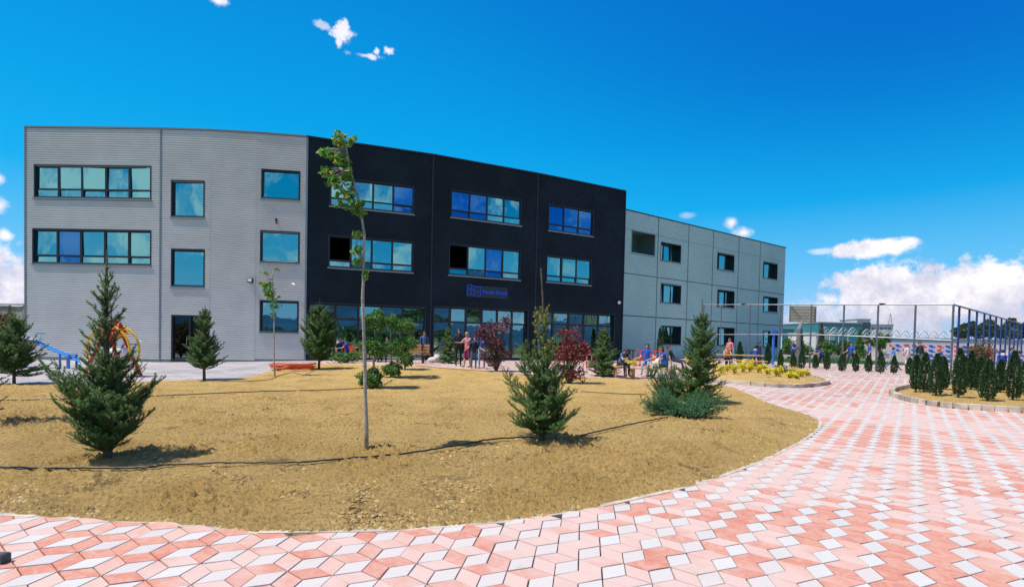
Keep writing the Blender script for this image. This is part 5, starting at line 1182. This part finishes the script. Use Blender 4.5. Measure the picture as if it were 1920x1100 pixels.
    for i in range(nv+1):
        for j in range(nu):
            az_ = 2*math.pi*j/nu; front = math.cos(az_)                                 # 1 = face side
            lim = 1.25 if front > .45 else (2.0 if front > -.1 else 2.35); th_ = lim*i/nv; rr = .098*sc*(1+.05*math.sin(j*5+i*3))
            drop = 0
            p = hp_(0, -.008, .012)+rr*(fh*math.sin(th_)*front+rx*math.sin(th_)*math.sin(az_)*.92+upn*math.cos(th_)*1.08)
            if long and i >= nv-2 and front < .5: p = p-upn*.0*sc+np.array([0, 0, -.09*(i-nv+3)*sc])+fh*-.01
            VV.append(p)
    q.add(VV, [(i*nu+j, (i+1)*nu+j, (i+1)*nu+(j+1) % nu, i*nu+(j+1) % nu) for i in range(nv) for j in range(nu)]); q.build('hair', hair, root, True)
    if extra: extra(root, V, hc, sc, dz)
    return root
def skirt_shirt(m_):
    def f(root, V, hc, sc, dz):
        p = V[0]; q = MB(); q.lathe([(.15*sc, -.10*sc), (.155*sc, 0), (.135*sc, .12*sc), (.13*sc, .2*sc)], (p[0], p[1], p[2]), 12); q.build('shirt_hem', m_, root, True)
    return f
def hood(m_):
    def f(root, V, hc, sc, dz): q = MB(); q.ball((V[3][0], V[3][1]+.07*sc, V[3][2]+.02*sc), (.12*sc, .08*sc, .09*sc), nu=10, nv=6); q.build('hood', m_, root, True)
    return f
def backpack(m_):
    def f(root, V, hc, sc, dz): q = MB(); q.ball((V[2][0], V[2][1]+.17*sc, V[2][2]), (.14*sc, .09*sc, .2*sc), nu=8, nv=6); q.build('backpack', m_, root, True)
    return f
def pl(px, py, dz=0, back=0): b = G(px, py); b[1] += back; b[2] = float(gz(b[0], b[1]))+.025+dz; return b
def hgt(b, yt): return ztop(b, yt)
# near seated group
b = pl(1165, 711, back=.25); person(b, 1.55, 25, 'girl with long brown hair hunched forward on a stool, looking down at her lap', C_JEAN, C_BLK, H_BRN, long=True, lean=35, head=25, seat=.56, thigh=(88, 82), knee=(84, 80), arm=((45, 10), (45, 10)), elbow=(60, 60))
b = pl(1216, 706, back=.35); person(b, 1.62, -22, 'laughing dark haired woman in blue shirt and jeans seated on the low bench', C_BLUE, C_LJEAN, H_BLK, long=True, lean=-4, seat=.52, thigh=(84, 80), knee=(70, 84), arm=((30, 12), (40, 22)), elbow=(60, 40))
b = pl(1252, 712, back=.45); person(b, 1.6, -72, 'woman in bright blue shirt and black trousers sitting sideways facing left, hand near her face', C_BLUE, C_BLK, H_BRN, long=True, lean=14, seat=.50, thigh=(78, 82), knee=(50, 60), arm=((55, 5), (70, 12)), elbow=(20, 95), extra=skirt_shirt(C_BLUE))
b = pl(1297, 700, back=2.5); person(b, 1.6, 60, 'dark clothed person leaning back in the shade behind the slender spruce', C_BLK, C_NAVY, H_BLK, SKIN2, lean=-25, seat=.45, thigh=(80, 75), knee=(60, 70))
# children before the glass front
b = pl(875, 690, back=.1); person(b, hgt(b, 622), -35, 'blonde child in pink top and dark shorts hugging a friend', C_PINK, C_PURP, H_BLD, thigh=(6, -5), arm=((50, 5), (60, 8)), elbow=(45, 30), bare=True, head=15, sleeve=.2)
b = pl(888, 692); person(b, hgt(b, 631), 10, 'fair haired child in navy overalls looking down in the middle of the three', C_NAVY, C_JEAN, H_BLD, lean=12, head=35, arm=((10, 30), (10, 30)), elbow=(60, 60))
b = pl(903, 691); person(b, hgt(b, 620), 5, 'brown haired girl in blue jacket and jeans right of the hugging children', C_BLUE, C_LJEAN, H_BRN, long=True, arm=((20, 10), (5, 8)), elbow=(70, 30), sleeve=1)
b = pl(857, 689, back=.5); person(b, hgt(b, 616), 15, 'dark clothed adult standing half hidden behind the small bright spruce', C_BLK, C_BLK, H_BLK, SKIN2, long=True, sleeve=1)
# under the windows
b = pl(787, 681, back=1.2); person(b, 1.6, 20, 'standing figure in dark blue behind the right end of the wooden bench', C_JEAN, C_NAVY, H_BLK, SKIN2, sleeve=1)
b = pl(620, 682, back=1.); person(b, 1.5, 60, 'seated student in dark blue with pale scarf right of the corner conifer', C_NAVY, C_BLUE, H_BLK, lean=10, seat=.5, thigh=(85, 80), knee=(80, 85), extra=hood(C_WHT))
b = pl(637, 682, back=1.2); person(b, 1.5, -60, 'second seated student in blue facing the one with the pale scarf', C_BLUE, C_NAVY, H_BRN, lean=15, seat=.5, thigh=(85, 80), knee=(80, 85), arm=((60, 5), (50, 5)), elbow=(20, 30))
b = pl(694, 682, back=1.4); person(b, 1.62, 0, 'student in blue sitting at the dark table behind the nearest topiary', C_BLUE, C_NAVY, H_BLK, seat=.5, thigh=(85, 80), knee=(85, 85))
b = pl(711, 682, back=1.5); person(b, 1.62, -10, 'student in blue beside the other one behind the topiaries', C_BLUE, C_NAVY, H_BRN, seat=.5, thigh=(85, 80), knee=(85, 85), head=10)
# picnic table
b = G0(1384, 692); b[1] += 1.5; b[2] = float(gz0(b[0], b[1])); person(b, 1.5, -10, 'orange haired person in patterned top facing us across the long picnic table', C_ORG, C_NAVY, H_BLD, seat=.52, thigh=(85, 85), knee=(85, 85), lean=12, arm=((50, 5), (50, 5)), elbow=(40, 40))
b = G0(1421, 690); b[1] += .3; b[2] = float(gz0(b[0], b[1])); person(b, 1.65, 175, 'person in blue jacket with grey hood seated with back to us at the picnic table', C_BLUE, C_NAVY, H_BRN, seat=.52, thigh=(85, 85), knee=(85, 85), lean=14, sleeve=1, extra=hood(C_GRY), arm=((40, 5), (40, 5)), elbow=(40, 40))
b = G0(1402, 690); b[1] += 2.4; b[2] = float(gz0(b[0], b[1])); person(b, 1.68, -60, 'person in pale top standing beside the fence post behind the picnic table', C_PINK, C_NAVY, H_BRN, head=10)
b = G0(1460, 692); b[1] += 2.2; b[2] = float(gz0(b[0], b[1])); person(b, 1.5, 70, 'student in dark blue half hidden behind the first arborvitae', C_NAVY, C_NAVY, H_BLK, sleeve=1)
# on the court
def court(px, yb, yt, yaw, label, **k): b = G0(px, yb); b[2] += .02; return person(b, hgt(b, yt), yaw, label, group='students on the court', **k)
court(1485, 685, 637, 30, 'man in royal blue polo standing with folded arms on the court', pants=C_NAVY, hair=H_BLD, arm=((35, 8), (35, 8)), elbow=(80, 80), armin=(70, 70))
court(1541, 692, 644, -70, 'student in blue bending forward behind the basketball post', pants=C_BLK, hair=H_BLK, lean=50, head=15, arm=((70, 0), (60, 0)), elbow=(15, 20), thigh=(20, -10), knee=(5, 8))
court(1595, 687, 640, -60, 'student in dark blue walking left of the white tower with a swinging arm', pants=C_BLK, hair=H_BRN, thigh=(25, -22), knee=(5, 30), arm=((30, 5), (-10, 5)), elbow=(45, 10))
court(1629, 690, 642, -100, 'student in blue seen sideways beside the tall dark fence post', pants=C_NAVY, hair=H_BRN, arm=((-15, 5), (10, 5)))
court(1674, 694, 648, 80, 'student in light blue shirt striding left past the concrete steps', pants=C_JEAN, hair=H_BRN, thigh=(30, -25), knee=(5, 20), arm=((-30, 8), (25, 8)), shirt=cloth('mid_blue', (.03, .15, .50)))
court(1700, 692, 645, 10, 'child in white shirt standing before the bleachers', shirt=C_WHT, pants=C_WHT, hair=H_BRN)
court(1723, 694, 640, 0, 'man in dark jacket with hands down facing us before the bleachers', shirt=cloth('dark_green', (.012, .03, .04)), pants=C_GRY, hair=H_BLK, sleeve=1)
court(1761, 694, 654, 10, 'short student in blue before the right part of the bleachers', pants=C_BLK, hair=H_BLK, arm=((40, 5), (40, 5)), elbow=(60, 60))
court(1818, 703, 650, 15, 'student in blue mostly hidden left of the brown ball topiary', pants=C_NAVY, hair=H_BRN)
court(1877, 711, 655, 165, 'student in blue with a pale hood and black trousers seen from behind at the right', pants=C_BLK, hair=H_BLK, extra=hood(C_WHT), sleeve=1)
court(1896, 713, 651, 20, 'student in blue holding something white at the right edge', pants=C_NAVY, hair=H_BLK, arm=((35, 5), (35, 5)), elbow=(70, 70))
court(1911, 712, 655, 150, 'student in blue jacket and light trousers walking away at the far right', pants=C_WHT, hair=H_BLK, sleeve=1, thigh=(18, -18), knee=(3, 25))
# white and tan dog sitting between the women
def dog():
    b = pl(1234, 712, back=.4, dz=.42); root = empty('dog', b, 'white dog with orange brown patches resting on the bench between the two women', 'dog', rz=math.radians(55))
    V = [(0, .20, .16), (0, .05, .22), (0, -.12, .30), (0, -.20, .40), (0, -.25, .47), (0, -.33, .45), (0, -.40, .43)]; R = [.11, .12, .12, .085, .085, .05, .03]; E = [(i, i+1) for i in range(6)]
    for s in (-1, 1):
        n = len(V); V += [(s*.08, -.15, .18), (s*.075, -.16, .08), (s*.075, -.20, .02)]; R += [.045, .03, .03]; E += [(2, n), (n, n+1), (n+1, n+2)]
        n = len(V); V += [(s*.12, .14, .10), (s*.13, -.02, .06), (s*.11, .04, .03), (s*.11, -.06, .02)]; R += [.07, .04, .03, .028]; E += [(0, n), (n, n+1), (n+1, n+2), (n+2, n+3)]
        n = len(V); V += [(s*.06, -.22, .54), (s*.075, -.21, .60)]; R += [.03, .012]; E += [(4, n), (n, n+1)]
    n = len(V); V += [(0, .33, .10), (0, .42, .16)]; R += [.03, .018]; E += [(0, n), (n, n+1)]
    me = skinmesh([np.array(v) for v in V], E, R); wm = mat('dog_white', (.68, .62, .58), .8); om = mat('dog_tan', (.50, .22, .07), .8); me.materials.append(wm); me.materials.append(om); me.materials.append(EYE_M)
    n = len(me.polygons); c = np.zeros(n*3); me.polygons.foreach_get('center', c); c = c.reshape(-1, 3)
    tan_ = ((c[:, 2] > .46) & (abs(c[:, 0]) > .022)) | ((c[:, 1] > -.02) & (c[:, 2] > .24)) | (c[:, 2] > .55); mi = tan_.astype(np.int32); mi[(c[:, 1] < -.415)] = 2
    me.polygons.foreach_set('material_index', mi); me.polygons.foreach_set('use_smooth', np.ones(n, bool)); o = bpy.data.objects.new('body', me); COL.objects.link(o); o.parent = root; root.scale = (.72, .72, .78)
dog()
